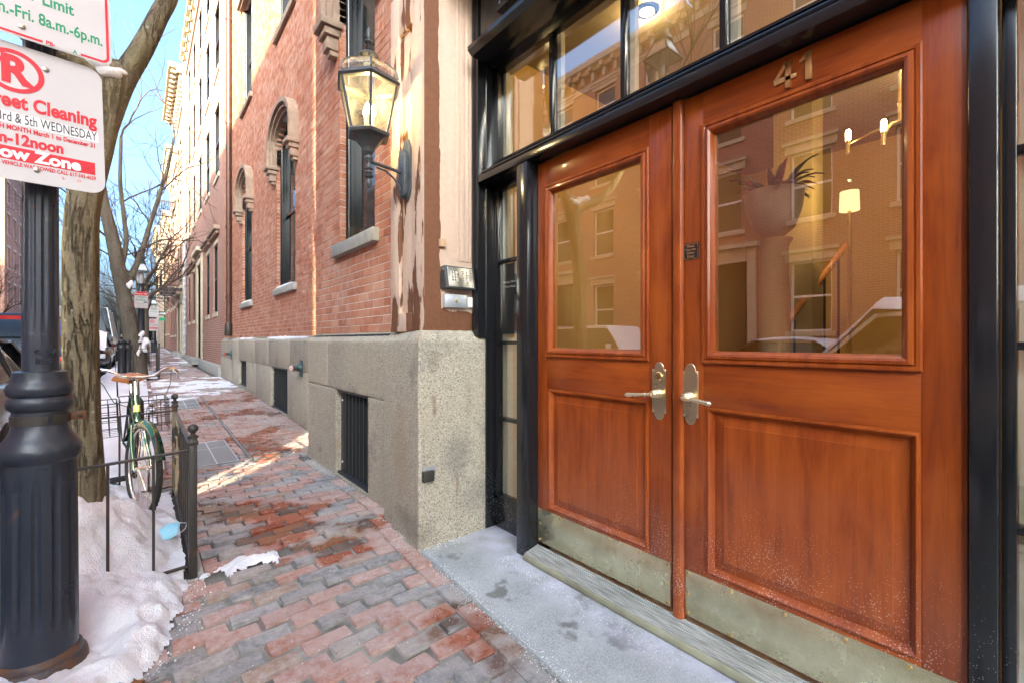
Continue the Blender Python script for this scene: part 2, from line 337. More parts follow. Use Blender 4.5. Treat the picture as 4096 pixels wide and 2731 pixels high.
BR_RED = [(0,(.36,.115,.055)), (.25,(.44,.155,.08)), (.5,(.50,.21,.12)), (.72,(.40,.13,.065)), (.9,(.56,.28,.18)), (1,(.32,.09,.045))]
MAT = dict(
    brick=mk_brick('pressed_red_brick', BR_RED, .55), mortar=simple('pale_mortar', (.66,.60,.53), .9, var=.2, sc=30),
    granite=mk_granite(), brown=mk_brownstone(), stone=simple('brownstone_trim', (.33,.235,.175), .85, var=.22, sc=9, bump=.3),
    woodv=mk_wood('mahogany_vertical', False), woodh=mk_wood('mahogany_horizontal', True), black=mk_black(),
    glass=mk_glass(), lamp_glass=mk_lampglass(), brass=mk_brass('polished_brass', .20, .04), kick=mk_kick(),
    gold=simple('satin_brass', (.80,.58,.25), .3, 1.0, var=.1),
    paver=mk_paver('brick_paver', [(0,(.44,.18,.12)), (.10,(.37,.12,.07)), (.18,(.18,.205,.215)), (.32,(.48,.22,.155)), (.40,(.145,.175,.185)), (.52,(.40,.15,.09)), (.60,(.26,.245,.215)), (.68,(.32,.19,.11)), (.75,(.46,.19,.125)), (.82,(.125,.15,.16)), (.93,(.31,.10,.055))]),
    paver_far=mk_paver('brick_paver_worn', [(0,(.34,.17,.135)), (.2,(.29,.13,.10)), (.42,(.37,.20,.165)), (.6,(.25,.21,.19)), (.72,(.32,.145,.11)), (.9,(.22,.21,.2))]),
    sand=mk_joint(), slab=mk_slab(), snow=mk_snow(),
    bark=mk_bark('bark_tan', (.15,.122,.08), (.31,.26,.17)), bark2=mk_bark('bark_grey', (.10,.085,.065), (.20,.175,.135), 1.6), twig=simple('twig', (.075,.055,.042), .85),
    post=mk_iron('painted_iron', .15, (.018,.023,.033), .26), iron=mk_iron('worn_iron', .6, (.03,.026,.021), .35), dark=simple('dark_metal', (.02,.022,.024), .45, 0.0),
    sign=mk_sign(), red=simple('sign_red', (.60,.012,.025), .45, var=.2, sc=60), green=simple('sign_green', (.01,.27,.12), .45), greytxt=simple('sign_grey', (.06,.06,.07), .5), white=simple('white_paint', (.80,.79,.77), .5, var=.04),
    steel=simple('brushed_steel', (.62,.58,.48), .32, 1.0, var=.08, sc=60), chrome=simple('chrome', (.78,.76,.72), .14, 1.0, var=.05), galv=simple('zinc_plate', (.62,.66,.70), .38, .7, var=.1),
    plastic=simple('white_plastic', (.82,.80,.74), .35, var=.03), rubber=simple('rubber', (.03,.03,.03), .8), leather=simple('tan_leather', (.36,.13,.035), .45, var=.2),
    bike=simple('bottle_green_enamel', (.003,.028,.014), .22, coat=.6, var=.1), tyre=simple('tyre', (.05,.048,.04), .85, var=.3, sc=60),
    copper=simple('brown_pipe', (.10,.045,.03), .45, .3, var=.35, sc=12), verd=simple('verdigris_bronze', (.07,.12,.12), .55, .5, var=.4, sc=30),
    limestone=simple('limestone', (.52,.45,.33), .85, var=.15, sc=5, bump=.15), road=simple('asphalt', (.05,.05,.052), .85, var=.3, sc=30, bump=.3),
    concrete=simple('grey_stone', (.36,.35,.31), .88, var=.2, sc=12, bump=.3), winglass=simple('dark_window_glass', (.018,.024,.026), .04, var=.3, sc=2), shade=simple('window_shade', (.42,.44,.42), .8),
    iceplate=simple('steel_hatch', (.26,.28,.27), .5, .5, var=.2, sc=25),
    mask=simple('pale_blue_fabric', (.32,.62,.72), .8, var=.06), leaf=simple('dead_leaf', (.17,.07,.03), .8, var=.3, sc=30),
)
def g_along(y):
    pts = [(-60,0),(5.8,0),(8.8,.10),(11,.18),(15,.225),(20,.25),(30,.38),(60,.62),(200,1.2)]
    for (a,za),(b,zb) in zip(pts, pts[1:]):
        if y <= b: return za + (zb-za)*(y-a)/(b-a)
    return pts[-1][1]
def ground(x, y):
    """height of the pavement: it rises along the street and falls towards the kerb"""
    fall = max(0.0, .95 - x); return g_along(y) - (.055*min(fall, 1.6))*(1-.6*smooth(3.0, 6.0, y))
# ------------------------------------------------------------ ground
def wall_x(y):
    if y < 2.42: return 1.292 - (2.42-y)*.075
    if y < 3.13: return 1.281 + (y-2.42)/(3.13-2.42)*.076
    if y < 5.25: return 1.424
    if y < 15.3: return 1.79
    return 1.70
PIT = (-.62, .235, 3.04, 4.74)        # the near tree pit: x0, x1, y0, y1
PIT2 = (-.62, .36, 15.3, 18.0)
def sheet(name, xs, ys, fz, mat, kind='structure', sm=True):
    m = MB(); nx = len(xs)
    for y in ys:
        for x in xs: m.v.append((x, y, fz(x, y)))
    for j in range(len(ys)-1):
        for i in range(nx-1):
            a = j*nx+i; m.f.append((a, a+1, a+1+nx, a+nx)); m.t.append(.5)
    o = m.build(name, mat, None, sm, 60); tag(o, kind=kind); return o
def frange(a, b, n): return [a+(b-a)*i/n for i in range(n+1)]
ground_o = sheet('ground', [-160, -60, -30, 30, 60, 160], [-160, -60, -30, 0, 10, 20, 40, 80, 160, 400], lambda x, y: g_along(y)-.30, MAT['road'])
road = sheet('road', frange(-9.0, -.72, 6), frange(-45, 150, 60), lambda x, y: g_along(y)-.17, MAT['road'])
walk = sheet('sidewalk', frange(-.6, 2.2, 14), frange(-30, 15, 90)+frange(15.6, 60, 40)+[150], lambda x, y: ground(x, y)-(.013 if y < 2.7 else .015), MAT['sand'])
walk2 = sheet('opposite_sidewalk', frange(-11.2, -8.88, 3), frange(-45, 150, 40), lambda x, y: g_along(y)-.09, MAT['concrete'])
kb = MB()
for i in range(60):
    y0 = -20 + i*1.83; y1 = y0 + 1.82
    kb.box((-.76, y0, g_along(y0)-.45), (-.605, y1, ground(-.6, y0)+.004))
kerb = kb.build('kerb', MAT['concrete'], None, bevel=.012); tag(kerb, kind='structure')
kb2 = MB()
for i in range(50):
    y0 = -30 + i*2.1; kb2.box((-8.87, y0, g_along(y0)-.4), (-8.72, y0+2.09, g_along(y0)-.085))
tag(kb2.build('opposite_kerb', MAT['concrete'], None), kind='structure')

# brick pavers: the 300 largest in the picture are pieces of their own
def paver_mesh(i, mat):
    rnd = random.Random(i); m = MB(); m.cur = (i*.137) % 1.0
    L, W = .203, .094
    m.box((-L/2, -W/2, -.05), (L/2, W/2, 0)); me = m.mesh('brick', mat)
    bm = bmesh.new(); bm.from_mesh(me)
    es = [e for e in bm.edges if all(v.co.z > -.01 for v in e.verts)] + [e for e in bm.edges if abs(e.verts[0].co.z-e.verts[1].co.z) > .02]
    bmesh.ops.bevel(bm, geom=es, offset=.0035+.003*rnd.random(), segments=2, affect='EDGES')
    for v in bm.verts:
        v.co += Vector((rnd.uniform(-.0032,.0032), rnd.uniform(-.0032,.0032), rnd.uniform(-.0025,.001)))
    bm.to_mesh(me); bm.free()
    me.polygons.foreach_set('use_smooth', [True]*len(me.polygons)); me.set_sharp_from_angle(angle=R(30)); return me
PV = [paver_mesh(i, MAT['paver']) for i in range(15)]
HATCH = [(.42, .80, 5.5, 6.6), (.42, .80, 9.4, 10.8)]
STRIP = (.905, .93, 5.45, 11.1)
bricks = []
def put_brick(x0, x1, y, rot, z):
    if x1-x0 > .035: bricks.append(((x0+x1)/2, y, rot, z, (x1-x0)/.203))
def try_brick(x, y, rot, z, lx=1.0):
    """keep a brick out of tree pits, hatches and walls; cut it where it meets one"""
    if abs(math.cos(rot)) < .5:
        if x+.047 < wall_x(y)-.004: bricks.append((x, y, rot, z, lx))
        return
    spans = [(x-.1015*lx, min(x+.1015*lx, wall_x(y)-.10))]
    cuts = [(p[0]-1, p[1]+.045, p[2]-.05, p[3]+.05) for p in (PIT, PIT2)] + [(h[0]-.006, h[1]+.006, h[2]-.045, h[3]+.045) for h in HATCH] + [(STRIP[0]-.004, STRIP[1]+.004, STRIP[2]-.04, STRIP[3]+.04)]
    for c in cuts:
        if c[2] < y < c[3]:
            ns = []
            for a, b in spans:
                if b <= c[0] or a >= c[1]: ns.append((a, b)); continue
                if a < c[0]: ns.append((a, c[0]))
                if b > c[1]: ns.append((c[1], b))
            spans = ns
    for a, b in spans: put_brick(a, b, y, rot, z)
rnd = random.Random(7)
y = .75; j = 0
while y < 22:
    near = y < 2.98
    pitch = .109 if near else .1045
    off = (.5 if j % 2 else 0)*.215 + rnd.uniform(-.03, .03)
    xr = wall_x(y) - .112
    x = xr - .1 + 0*off
    first = .5 if j % 2 else 1.0
    x = xr
    # a half brick starts every other row
    while x > -.62:
        lx = first if x == xr else 1.0
        hl = .1015*lx
        cx = x - hl
        sk = .13*min(0, cx-1.0)*(1 if near else max(0, 1-(y-2.98)/.9)) * -1 * -1 if y < 3.9 else 0
        yy = y + sk
        gap = (.3 < cx < .74 and 2.93 < y < 3.06)
        jit = rnd.uniform(-.007, .005)
        if .3 < cx < 1.15 and 3.0 < y < 3.22: jit += rnd.uniform(.004, .022)      # lifted bricks beside the hollow
        if not gap and rnd.random() > .001:
            try_brick(cx, yy, rnd.gauss(0, .026) + (.06 if near and cx < .8 else 0), ground(cx, yy)+jit, lx)
        x -= 2*hl + (rnd.uniform(.010, .018) if near else rnd.uniform(.006, .012))
    y += pitch; j += 1
y = .75
while y < 15.2:                        # border course along the foot of the wall
    xb = wall_x(y+.1) - .055
    if not any(abs(y+.1-q) < .1 for q in (5.25,)):
        try_brick(xb - .004, y+.1, R(90)+rnd.gauss(0, .02), ground(xb, y)+rnd.uniform(-.004, .004))
    y += .2155
def seen(x, y):
    d = x*math.sin(YAW)+y*math.cos(YAW)
    if d < .3: return 0
    px = 2048+1820*(x*math.cos(YAW)-y*math.sin(YAW))/d; py = 1361+1820*EYE/d
    if px < 420 or px > 2300 or py > 2850: return 0
    if x < wall_x(y) and x > 1.30 and 3.1 < y < 5.2: pass
    if px < 720 - (py-2300)*.55 and py > 2250: return 0
    return 1/d
bricks.sort(key=lambda b: -seen(b[0], b[1]))
far = MB()
for i, (x, y, rot, z, lx) in enumerate(bricks):
    s = seen(x, y)
    if i < 300 and s:
        o = link('brick', PV[rnd.randrange(15)], walk)
        o.location = (x, y, z); o.rotation_euler = (rnd.gauss(0, .015), rnd.gauss(0, .010), rot); o.scale = (lx, rnd.uniform(.96, 1.03), 1)
    else:
        far.cur = rnd.random(); M = Matrix.Translation((x, y, z)) @ Matrix.Rotation(rot, 4, 'Z') @ Matrix.Rotation(rnd.gauss(0, .012), 4, 'Y')
        a, b, c = .1015*lx, .047, .006
        lo = [(-a,-b,-.05),(a,-b,-.05),(a,b,-.05),(-a,b,-.05)]; md = [(p[0],p[1],-c) for p in lo]
        tp = [(p[0]*(1-c/a), p[1]*(1-c/b), 0) for p in lo]
        vs = [M @ Vector(p) for p in lo+md+tp]
        far.add(vs, [(8,9,10,11)] + [(k, (k+1)%4, 4+(k+1)%4, 4+k) for k in range(4)] + [(4+k, 4+(k+1)%4, 8+(k+1)%4, 8+k) for k in range(4)])
tag(far.build('brick_paving', MAT['paver_far'], walk), kind='stuff')
# farther along, beyond where single bricks can be told apart
sheet('far_paving', frange(.36, 1.69, 3), frange(22.0, 60, 30)+[150], lambda x, y: ground(x, y)+.001, mk_farbrick('far_brick_paving', (.30,.19,.16), (.2,.18,.17), .2, .1))
def on_ground(x, y, dz=0): return (x, y, ground(x, y)+dz)
# steel pavement hatches with ribs, and the steel strip round the vault
for k, h in enumerate(HATCH):
    t = thing('pavement_hatch', ['nearer ribbed steel hatch set in the brick pavement beside the iron railing', 'farther steel hatch in the brick pavement beside the icy patch'][k], 'hatch', (0,0,0), 0, 'steel hatches in the pavement')
    z = ground(.6, (h[2]+h[3])/2)
    def gz(x, y): return ground(x, y)
    m = MB(); zs = [gz(a, b) for a, b in ((h[0],h[2]),(h[1],h[2]),(h[1],h[3]),(h[0],h[3]))]
    cs = [(h[0],h[2]),(h[1],h[2]),(h[1],h[3]),(h[0],h[3])]
    m.ring_loft([[(c[0],c[1],q-.02) for c, q in zip(cs, zs)], [(c[0],c[1],q+.002) for c, q in zip(cs, zs)]]); m.build('plate', MAT['iceplate'], t)
    m = MB(); n = 3
    for i in range(n+1):
        f = i/n; yy = h[2]+(h[3]-h[2])*f
        m.bar((h[0],yy,gz(h[0],yy)+.003), (h[1],yy,gz(h[1],yy)+.003), .012, .006)
    for i in range(3):
        xx = h[0]+(h[1]-h[0])*i/2; m.bar((xx,h[2],gz(xx,h[2])+.003), (xx,h[3],gz(xx,h[3])+.003), .012, .006)
    m.build('rim', MAT['galv'], t)
m = MB(); ys = frange(STRIP[2], STRIP[3], 8)
for a, b in zip(ys, ys[1:]): m.bar((.917,a,ground(.917,a)-.012), (.917,b+.01,ground(.917,b)-.012), .022, .03)
tag(m.build('steel_strip', MAT['iceplate']), 'thin steel edging strip running along the brick pavement', 'edging')
# doorstep slab and the worn ribbed threshold
m = MB(); ys = [2.432, 1.9, 1.2, .5, -.2, -1.2]
top = [(wall_x(q)+.004, q, .006+.0*q) for q in ys] + [(1.90, q, .02) for q in reversed(ys)]
m.ring_loft([[(a,b,c-.2) for a,b,c in top], top]); slab = m.build('doorstep', MAT['slab'], None, bevel=.008); tag(slab, kind='structure')
thr = thing('door_threshold', 'weathered ribbed wooden threshold under the double door', 'threshold')
wt = NT('weathered_sill_paint'); v = wt.pos(); f = wt.noise(wt.mapp(v, (160,9,90)), 1, 4); g = wt.noise(v, 6, 5)
wt.P(base=wt.mix(wt.fr(f, .42, .62), wt.mix(g, (.36,.36,.33), (.58,.59,.57)), (.27,.27,.24)), rough=.8, normal=wt.bump(f, .6, .004)); SILL = wt.m
m = MB(); m.box((1.665, .10, .018), (1.80, 1.942, .050)); m.build('sill', simple('mossy_sill', (.30,.29,.20), .8, var=.35, sc=6), thr, bevel=.008)
for i in range(9):
    x0 = 1.678+i*.0115; m = MB(); m.box((x0, .102, .047), (x0+.0075, 1.94, .056+i*.0026)); m.build('rib', SILL, thr)

# ------------------------------------------------------------ snow
def snow_patch(name, x0, x1, y0, y1, fh, step=.04, label='old snow', base=ground):
    m = MB(); nx = int((x1-x0)/step)+1; ny = int((y1-y0)/step)+1; idx = {}
    hh = [[fh(x0+i*step, y0+j*step) for i in range(nx)] for j in range(ny)]
    for j in range(ny):
        for i in range(nx):
            x = x0+i*step; y = y0+j*step; h = hh[j][i]
            if h > -.02 or x < -.6:
                idx[i, j] = len(m.v); m.v.append((x + .015*nz(x,y,3,17), y + .015*nz(x,y,9,17), base(x, y) + h))
    for j in range(ny-1):
        for i in range(nx-1):
            q = [(i,j),(i+1,j),(i+1,j+1),(i,j+1)]
            if all(k in idx for k in q) and (max(hh[b][a] for a, b in q) > .0 or x0+i*step < -.6): m.f.append(tuple(idx[k] for k in q)); m.t.append(.5)
    o = m.build(name, MAT['snow'], None, True, 80); tag(o, label, 'snow', kind='stuff'); return o
def lump(x, y, s=9):
    return .5*abs(fbm(x, y, 1.3, s, 5)) + .25*nz(x, y, 4, s*2.3) + .08*abs(nz(x, y, 6, s*5.5))
def near_bank(x, y):
    if y < 3.04:
        xb = .10 + .10*smooth(2.3, 3.0, y) - .34*smooth(2.42, 1.95, y) + .05*fbm(x, y, 2, 7, 3) + .012*nz(x, y, 5, 22)
        d = xb - x; h = -.004 + .085*smooth(-.005, .15, d) + .10*smooth(.1, .5, d) + .05*lump(x, y, 7)*smooth(0, .08, d) + .010*abs(nz(x, y, 2, 34)) + .005*nz(x, y, 3, 70)
        if d < 0: h = -.03
        # boot-high hollow round the lamp post foot
        r = math.hypot(x+.30, y-2.54); h -= .10*smooth(.34, .13, r)
        return max(h, .015) if d > .15 else h
    if y < 4.76 + .0:
        d = .20 - x; h = .05 + .10*smooth(-.02, .25, d) + .17*smooth(.12, .5, d) + .10*lump(x, y, 5) + .008*abs(nz(x, y, 2, 34))
        h += .14*math.exp(-((x+.26)**2+(y-3.42)**2)/.06) + .08*math.exp(-((x+.02)**2+(y-3.5)**2)/.015) - .10*smooth(3.9, 4.4, y)
        h *= smooth(2.95, 3.3, y)*.5 + .5
        return max(h, .02) if d > 0 else -.03
    return -.03
snow_patch('snow_bank', -.98, .3, .6, 4.80, lambda x, y: near_bank(max(x, -.62), y) - .36*smooth(-.60, -.96, x) + .03*nz(x, y, 3, 5)*smooth(-.6, -.7, x), .0125, 'lumpy snow bank heaped round the lamp post foot and inside the iron railing')
def kerb_bank(x, y):
    xb = .16 + .12*fbm(x, y, 5, 1.7, 3)
    if PIT2[2]-.3 < y < PIT2[3]+.3: xb += .18
    d = xb - x; h = .04 + .22*smooth(0, .5, d)*(.6+.4*nz(x, y, 2, 1.1)) + .08*lump(x, y, 5)
    if y < 5.1: h *= smooth(4.78, 5.2, y)
    return h if d > 0 else -.03
snow_patch('kerb_snow', -1.08, .62, 4.80, 34, lambda x, y: kerb_bank(max(x, -.62), y) - .42*smooth(-.60, -1.05, x) + .03*nz(x, y, 3, 5)*smooth(-.6, -.7, x), .06, 'ploughed snow along the kerb behind the bicycle')
def ice(x, y):
    e = -.006 + .022*(fbm(x, y, 7, 2.2, 5)) + .010*smooth(10.5, 12.5, y)*smooth(15.6, 13.6, y) - .002 + .006*nz(x, y, 8, 9) - .012*smooth(1.1, 1.7, x)*smooth(10.5,9,y)
    return e if y > 9.2 else -.03
snow_patch('packed_snow', .2, 1.78, 9.0, 16.0, ice, .05, 'thin trodden snow and ice across the pavement near the standpipe')
def ice2(x, y): return .026*fbm(x, y, 2, 1.4, 5) - .006 + .02*smooth(1.25, 1.6, x)*abs(nz(x, y, 1, 1.3))
snow_patch('trodden_snow', .3, 1.69, 18, 48, ice2, .12, 'patches of trodden snow on the far pavement')
def crumbs(x, y):
    a = .05 - .42*math.hypot((x-.48)/1.7, (y-2.99)/.8) + .06*nz(x, y, 3, 9) + .03*abs(nz(x, y, 5, 30))
    return a*.9 - .016 if a > .010 else -.03
snow_patch('snow_pocket', .22, .95, 2.82, 3.2, crumbs, .016, 'small pocket of snow in the hollow between loose bricks')
# ------------------------------------------------------------ the brick house with the entrance
house = thing('brick_townhouse', 'red brick town house with granite base, brownstone window hoods and mahogany entrance', 'house')
XN, XF = 1.42, 1.79            # granite faces of the near bay and of the long wall
BN, BF = 1.497, 1.865          # brick faces
def gblock(xf, y0, y1, z0, z1, top=False, bev=.006):
    m = MB(); d = .30
    poly = [(xf, z0), (xf, z1), (xf+d, z1), (xf+d, z0)]
    if top: poly = [(xf, z0), (xf, z1-.075), (xf+.085, z1), (xf+d, z1), (xf+d, z0)]
    m.prism(poly, lambda a, b: (a, y0, b), lambda a, b: (a, y1, b)); return m.build('granite_block', MAT['granite'], house, bevel=bev)
def gcourse(xf, cuts, z0, z1, top=False, lift=None):
    for a, b in zip(cuts, cuts[1:]): gblock(xf, a+.003, b-.003, z0, z1, top)
# near bay
gcourse(XN, [3.12, 4.60, 5.25], .800, 1.315, True)
gblock(XN, 3.123, 3.57, -.1, .795); gblock(XN, 4.35, 5.247, -.1, .795); gblock(XN+.01, 3.572, 4.348, -.15, .012)
# long wall
gcourse(XF, [5.26, 7.62, 9.12, 10.4, 12.32, 13.9, 15.3], .800, 1.315, True)
for a, b in ((5.26,6.6),(6.6,7.765),(8.95,10.3),(10.3,11.33),(12.3,13.4),(13.4,15.297)): gblock(XF, a+.003, b-.003, -.1, .795)
gblock(XF+.01, 7.768, 8.947, -.1, .085); gblock(XF+.01, 11.333, 12.297, -.1, .225)
# corner pier
m = MB()
A = [(1.281,2.442),(1.357,3.118),(1.84,3.118),(1.84,2.442)]; Bt = [(1.338,2.497),(1.425,3.118),(1.84,3.118),(1.84,2.497)]
m.ring_loft([[(x,y,-.15) for x,y in A], [(x,y,1.245) for x,y in A], [(x,y,1.312) for x,y in Bt]])
m.build('corner_pier', MAT['granite'], house, bevel=.012, seg=3)
def roughen(o, L, amp):
    """rough-hewn faces and worn arrises on a stone block"""
    bm = bmesh.new(); bm.from_mesh(o.data)
    for _ in range(5):
        es = [e for e in bm.edges if e.calc_length() > L]
        if not es: break
        bmesh.ops.subdivide_edges(bm, edges=es, cuts=1, use_grid_fill=True)
    bmesh.ops.triangulate(bm, faces=[f for f in bm.faces if len(f.verts) > 4]); bm.normal_update()
    for v in bm.verts:
        p = v.co; q = amp*(fbm(p.x, p.y, p.z, 22, 3) + .8*nz(p.x, p.y, p.z, 60)); chip = max(0, nz(p.x, p.y, p.z, 9) - .25)*amp*5
        sharp = any(len(e.link_faces) == 2 and e.calc_face_angle(0) > .35 for e in v.link_edges)
        v.co = p + v.normal*(q - (chip if sharp else 0))
    bm.to_mesh(o.data); bm.free(); o.data.polygons.foreach_set('use_smooth', [True]*len(o.data.polygons)); o.data.set_sharp_from_angle(angle=R(50))
for o in [q for q in house.children if q.name.startswith('corner_pier') or (q.name.startswith('granite_block') and min(v.co.y for v in q.data.vertices) < 4.7)]: roughen(o, .035, .0022)
# dark filling behind the joints
m = MB(); m.box((XN+.05,3.13,0),(XN+.28,3.57,1.30)); m.box((XN+.05,4.36,0),(XN+.28,5.24,1.30)); m.box((XN+.05,3.5,.80),(XN+.28,4.4,1.30))
m.box((XF+.06,8.96,.1),(XF+.28,11.32,1.30)); m.box((XF+.06,12.31,.1),(XF+.28,15.29,1.30)); m.box((XF+.06,5.3,.1),(XF+.28,7.75,1.30)); m.box((XF+.06,7.7,.80),(XF+.28,12.4,1.30))
m.build('core', MAT['dark'], house)
# basement grilles
def grille(xf, y0, y1, z0, z1, n):
    m = MB(); x = xf+.05
    for a, b in (((x,y0,z0),(x+.06,y0+.03,z1)), ((x,y1-.10,z0),(x+.02,y1,z1)), ((x-.035,y0,z1-.02),(x+.06,y1,z1+.02)), ((x-.035,y0,z0-.02),(x+.06,y1,z0+.02))): m.box(a, b)
    gr = m.build('basement_grille', MAT['dark'], house, bevel=.003)
    for i in range(n):
        yy = y0+.05+(y1-y0-.17)*i/(n-1); b = MB(); b.box((x, yy-.008, z0+.01), (x+.03, yy+.008, z1-.01)); b.build('bar', MAT['dark'], gr)
    for zz in (z0+.1*(z1-z0)+.03, z1-.1): b = MB(); b.sphere((x-.003, y1-.05, zz), .011, 8, 6); b.build('bolt', MAT['galv'], gr)
    b = MB(); b.box((x+.12, y0, z0), (x+.14, y1, z1)); b.build('backing', MAT['dark'], gr)
grille(XN, 3.572, 4.348, .012, .795, 8); grille(XF, 7.768, 8.947, .085, .795, 12); grille(XF, 11.333, 12.297, .225, .795, 8)

# windows -------------------------------------------------------------
WN = dict(yc=4.045, h=.425, z0=2.165, sp=4.62, rise=.27)
W2 = dict(yc=8.205, h=.62, z0=2.14, sp=4.60, rise=.36)
W1 = dict(yc=11.72, h=.58, z0=2.10, sp=4.60, rise=.34)
U2 = dict(yc=8.205, h=.60, z0=6.58, sp=9.0, rise=0); U1 = dict(yc=11.72, h=.56, z0=6.58, sp=9.0, rise=0)
UN = dict(yc=4.045, h=.425, z0=6.58, sp=9.0, rise=0)
def half_at(w, z):
    if z < w['z0'] or z > w['sp']+w['rise']: return 0
    if z <= w['sp']: return w['h']
    t = (z-w['sp'])/w['rise']; return w['h']*math.sqrt(max(0, 1-t*t))
def outline(w, d=0.0, zlow=None, n=20):
    """polyline up one jamb, over the arch and down the other; d moves it outwards"""
    h = w['h']+d; ri = w['rise']+d if w['rise'] else 0; z0 = w['z0']-d if zlow is None else zlow
    pts = [(w['yc']-h, z0), (w['yc']-h, w['sp'])]
    if ri:
        for i in range(1, n): a = math.pi*i/n; pts.append((w['yc']-h*math.cos(a), w['sp']+ri*math.sin(a)))
    else: pts[1] = (w['yc']-h, w['sp']+d); pts.append((w['yc']+h, w['sp']+d)); return pts + [(w['yc']+h, z0)]
    return pts + [(w['yc']+h, w['sp']), (w['yc']+h, z0)]
def band(m, outer, inner, xa, xb, close=False):
    """solid band between two outlines, from xa (front) to xb"""
    n = len(outer)
    for i in range(n if close else n-1):
        k = (i+1) % n
        q = [outer[i], outer[k], inner[k], inner[i]]
        m.ring_loft([[(xa, a, b) for a, b in q], [(xb, a, b) for a, b in q]])
def window(w, xf, hood=True, deep=.085):
    m = MB(); x = xf+deep
    band(m, outline(w, -.002), outline(w, -.085), x, x+.09, True)
    fr = m.build('window', MAT['black'], house)
    m = MB(); m.tube([(x-.005, w['yc']+w['h']-.035, w['z0']), (x-.005, w['yc']+w['h']-.035, w['sp'])], .03, 10); m.build('colonette', MAT['black'], fr, True)
    zt = w['sp']+w['rise']; zm = w['z0']+(zt-w['z0'])*.45
    m = MB(); band(m, outline(w, -.085), outline(w, -.13), x+.03, x+.07, True); m.box((x+.025, w['yc']-w['h']+.09, zm-.025), (x+.075, w['yc']+w['h']-.09, zm+.025))
    m.build('sash', MAT['black'], fr)
    pts = outline(w, -.12); m = MB(); m.ring_loft([[(x+.05, a, b) for a, b in pts], [(x+.056, a, b) for a, b in pts]]); m.build('pane', MAT['winglass'], fr)
    m = MB(); m.box((xf-.055, w['yc']-w['h']-.09, w['z0']-.115), (xf+deep+.02, w['yc']+w['h']+.09, w['z0']-.002)); m.build('sill', MAT['concrete'] if hood else MAT['stone'], fr, bevel=.008)
    if hood:
        m = MB(); zl = w['sp']-.30
        band(m, outline(w, .19, zl), outline(w, .115, zl), xf-.14, xf+.05); band(m, outline(w, .114, zl), outline(w, .055, zl), xf-.10, xf+.05); band(m, outline(w, .054, zl), outline(w, 0, zl), xf-.055, xf+.08)
        hd = m.build('window_hood', MAT['stone'], house, True, 30)
        for s in (-1, 1):
            yc = w['yc']+s*(w['h']+.10); c = MB()
            c.box((xf-.18, yc-.13, zl-.07), (xf+.02, yc+.13, zl-.001)); c.box((xf-.14, yc-.10, zl-.14), (xf+.02, yc+.10, zl-.07)); c.box((xf-.11, yc-.07, zl-.26), (xf+.02, yc+.07, zl-.14)); c.box((xf-.075, yc-.05, zl-.31), (xf+.02, yc+.05, zl-.26))
            c.build('corbel', MAT['stone'], hd, bevel=.008)
    else:
        m = MB(); m.box((xf-.10, w['yc']-w['h']-.16, w['sp']+.03), (xf+.04, w['yc']+w['h']+.16, w['sp']+.14)); m.box((xf-.05, w['yc']-w['h']-.08, w['sp']-.02), (xf+.05, w['yc']+w['h']+.08, w['sp']+.03)); m.build('lintel', MAT['stone'], house, bevel=.008)
window(WN, BN); window(W2, BF); window(W1, BF); window(U2, BF, False); window(U1, BF, False); window(UN, BN, False)

# brickwork: courses with thin pale joints
CH = .0685; BL = .209; JT = .0065
def courses(xf, y0, y1, z0, z1, wins, seed):
    rr = random.Random(seed); out = []; strips = []
    n = int((z1-z0)/CH)
    for c in range(n):
        za = z0+c*CH; zm = za+CH/2
        free = [(y0, y1)]
        for w in wins:
            h = half_at(w, zm)
            if h > 0:
                nf = []
                for a, b in free:
                    if w['yc']+h <= a or w['yc']-h >= b: nf.append((a, b)); continue
                    if w['yc']-h > a: nf.append((a, w['yc']-h))
                    if w['yc']+h < b: nf.append((w['yc']+h, b))
                free = nf
        for a, b in free:
            strips.append((a, b, za))
            k = math.floor(a/BL) - 1; sh = (BL/2 if c % 2 else 0) + rr.uniform(-.006, .006)
            row = []
            while k*BL + sh < b:
                p = max(a, k*BL+sh); q = min(b, (k+1)*BL+sh-JT)
                if q > p: row.append([p, q])
                k += 1
            if len(row) > 1 and row[0][1]-row[0][0] < .06: row[1][0] = row[0][0]; row.pop(0)
            if len(row) > 1 and row[-1][1]-row[-1][0] < .06: row[-2][1] = row[-1][1]; row.pop()
            row[0][0] = a; row[-1][1] = b
            for p, q in row: out.append((p, q, za+JT/2, za+CH-JT/2))
    return out, strips
nearb, s1 = courses(BN, 3.004, 5.245, 1.312, 5.2, [WN], 1)
farb, s2 = courses(BF, 5.3, 15.29, 1.312, 10.2, [W2, W1, U2, U1], 2)
m = MB()
for a, b, z in s1: m.box((BN+.0035, a+.004, z), (BN+.25, b-.004, z+CH))
for a, b, z in s2: m.box((BF+.0035, a+.004, z), (BF+.25, b-.004, z+CH))
m.build('mortar', MAT['mortar'], house)
def bk_box(m, xf, b, rr):
    p, q, za, zb = b; pr = rr.uniform(-.0014, .0014); m.box((xf+pr, p, za), (xf+.10, q, zb))
rr = random.Random(5); al = [(BN, b) for b in nearb]; al.sort(key=lambda t: math.hypot(t[1][0], t[1][2]-EYE))
bm_cache = {}
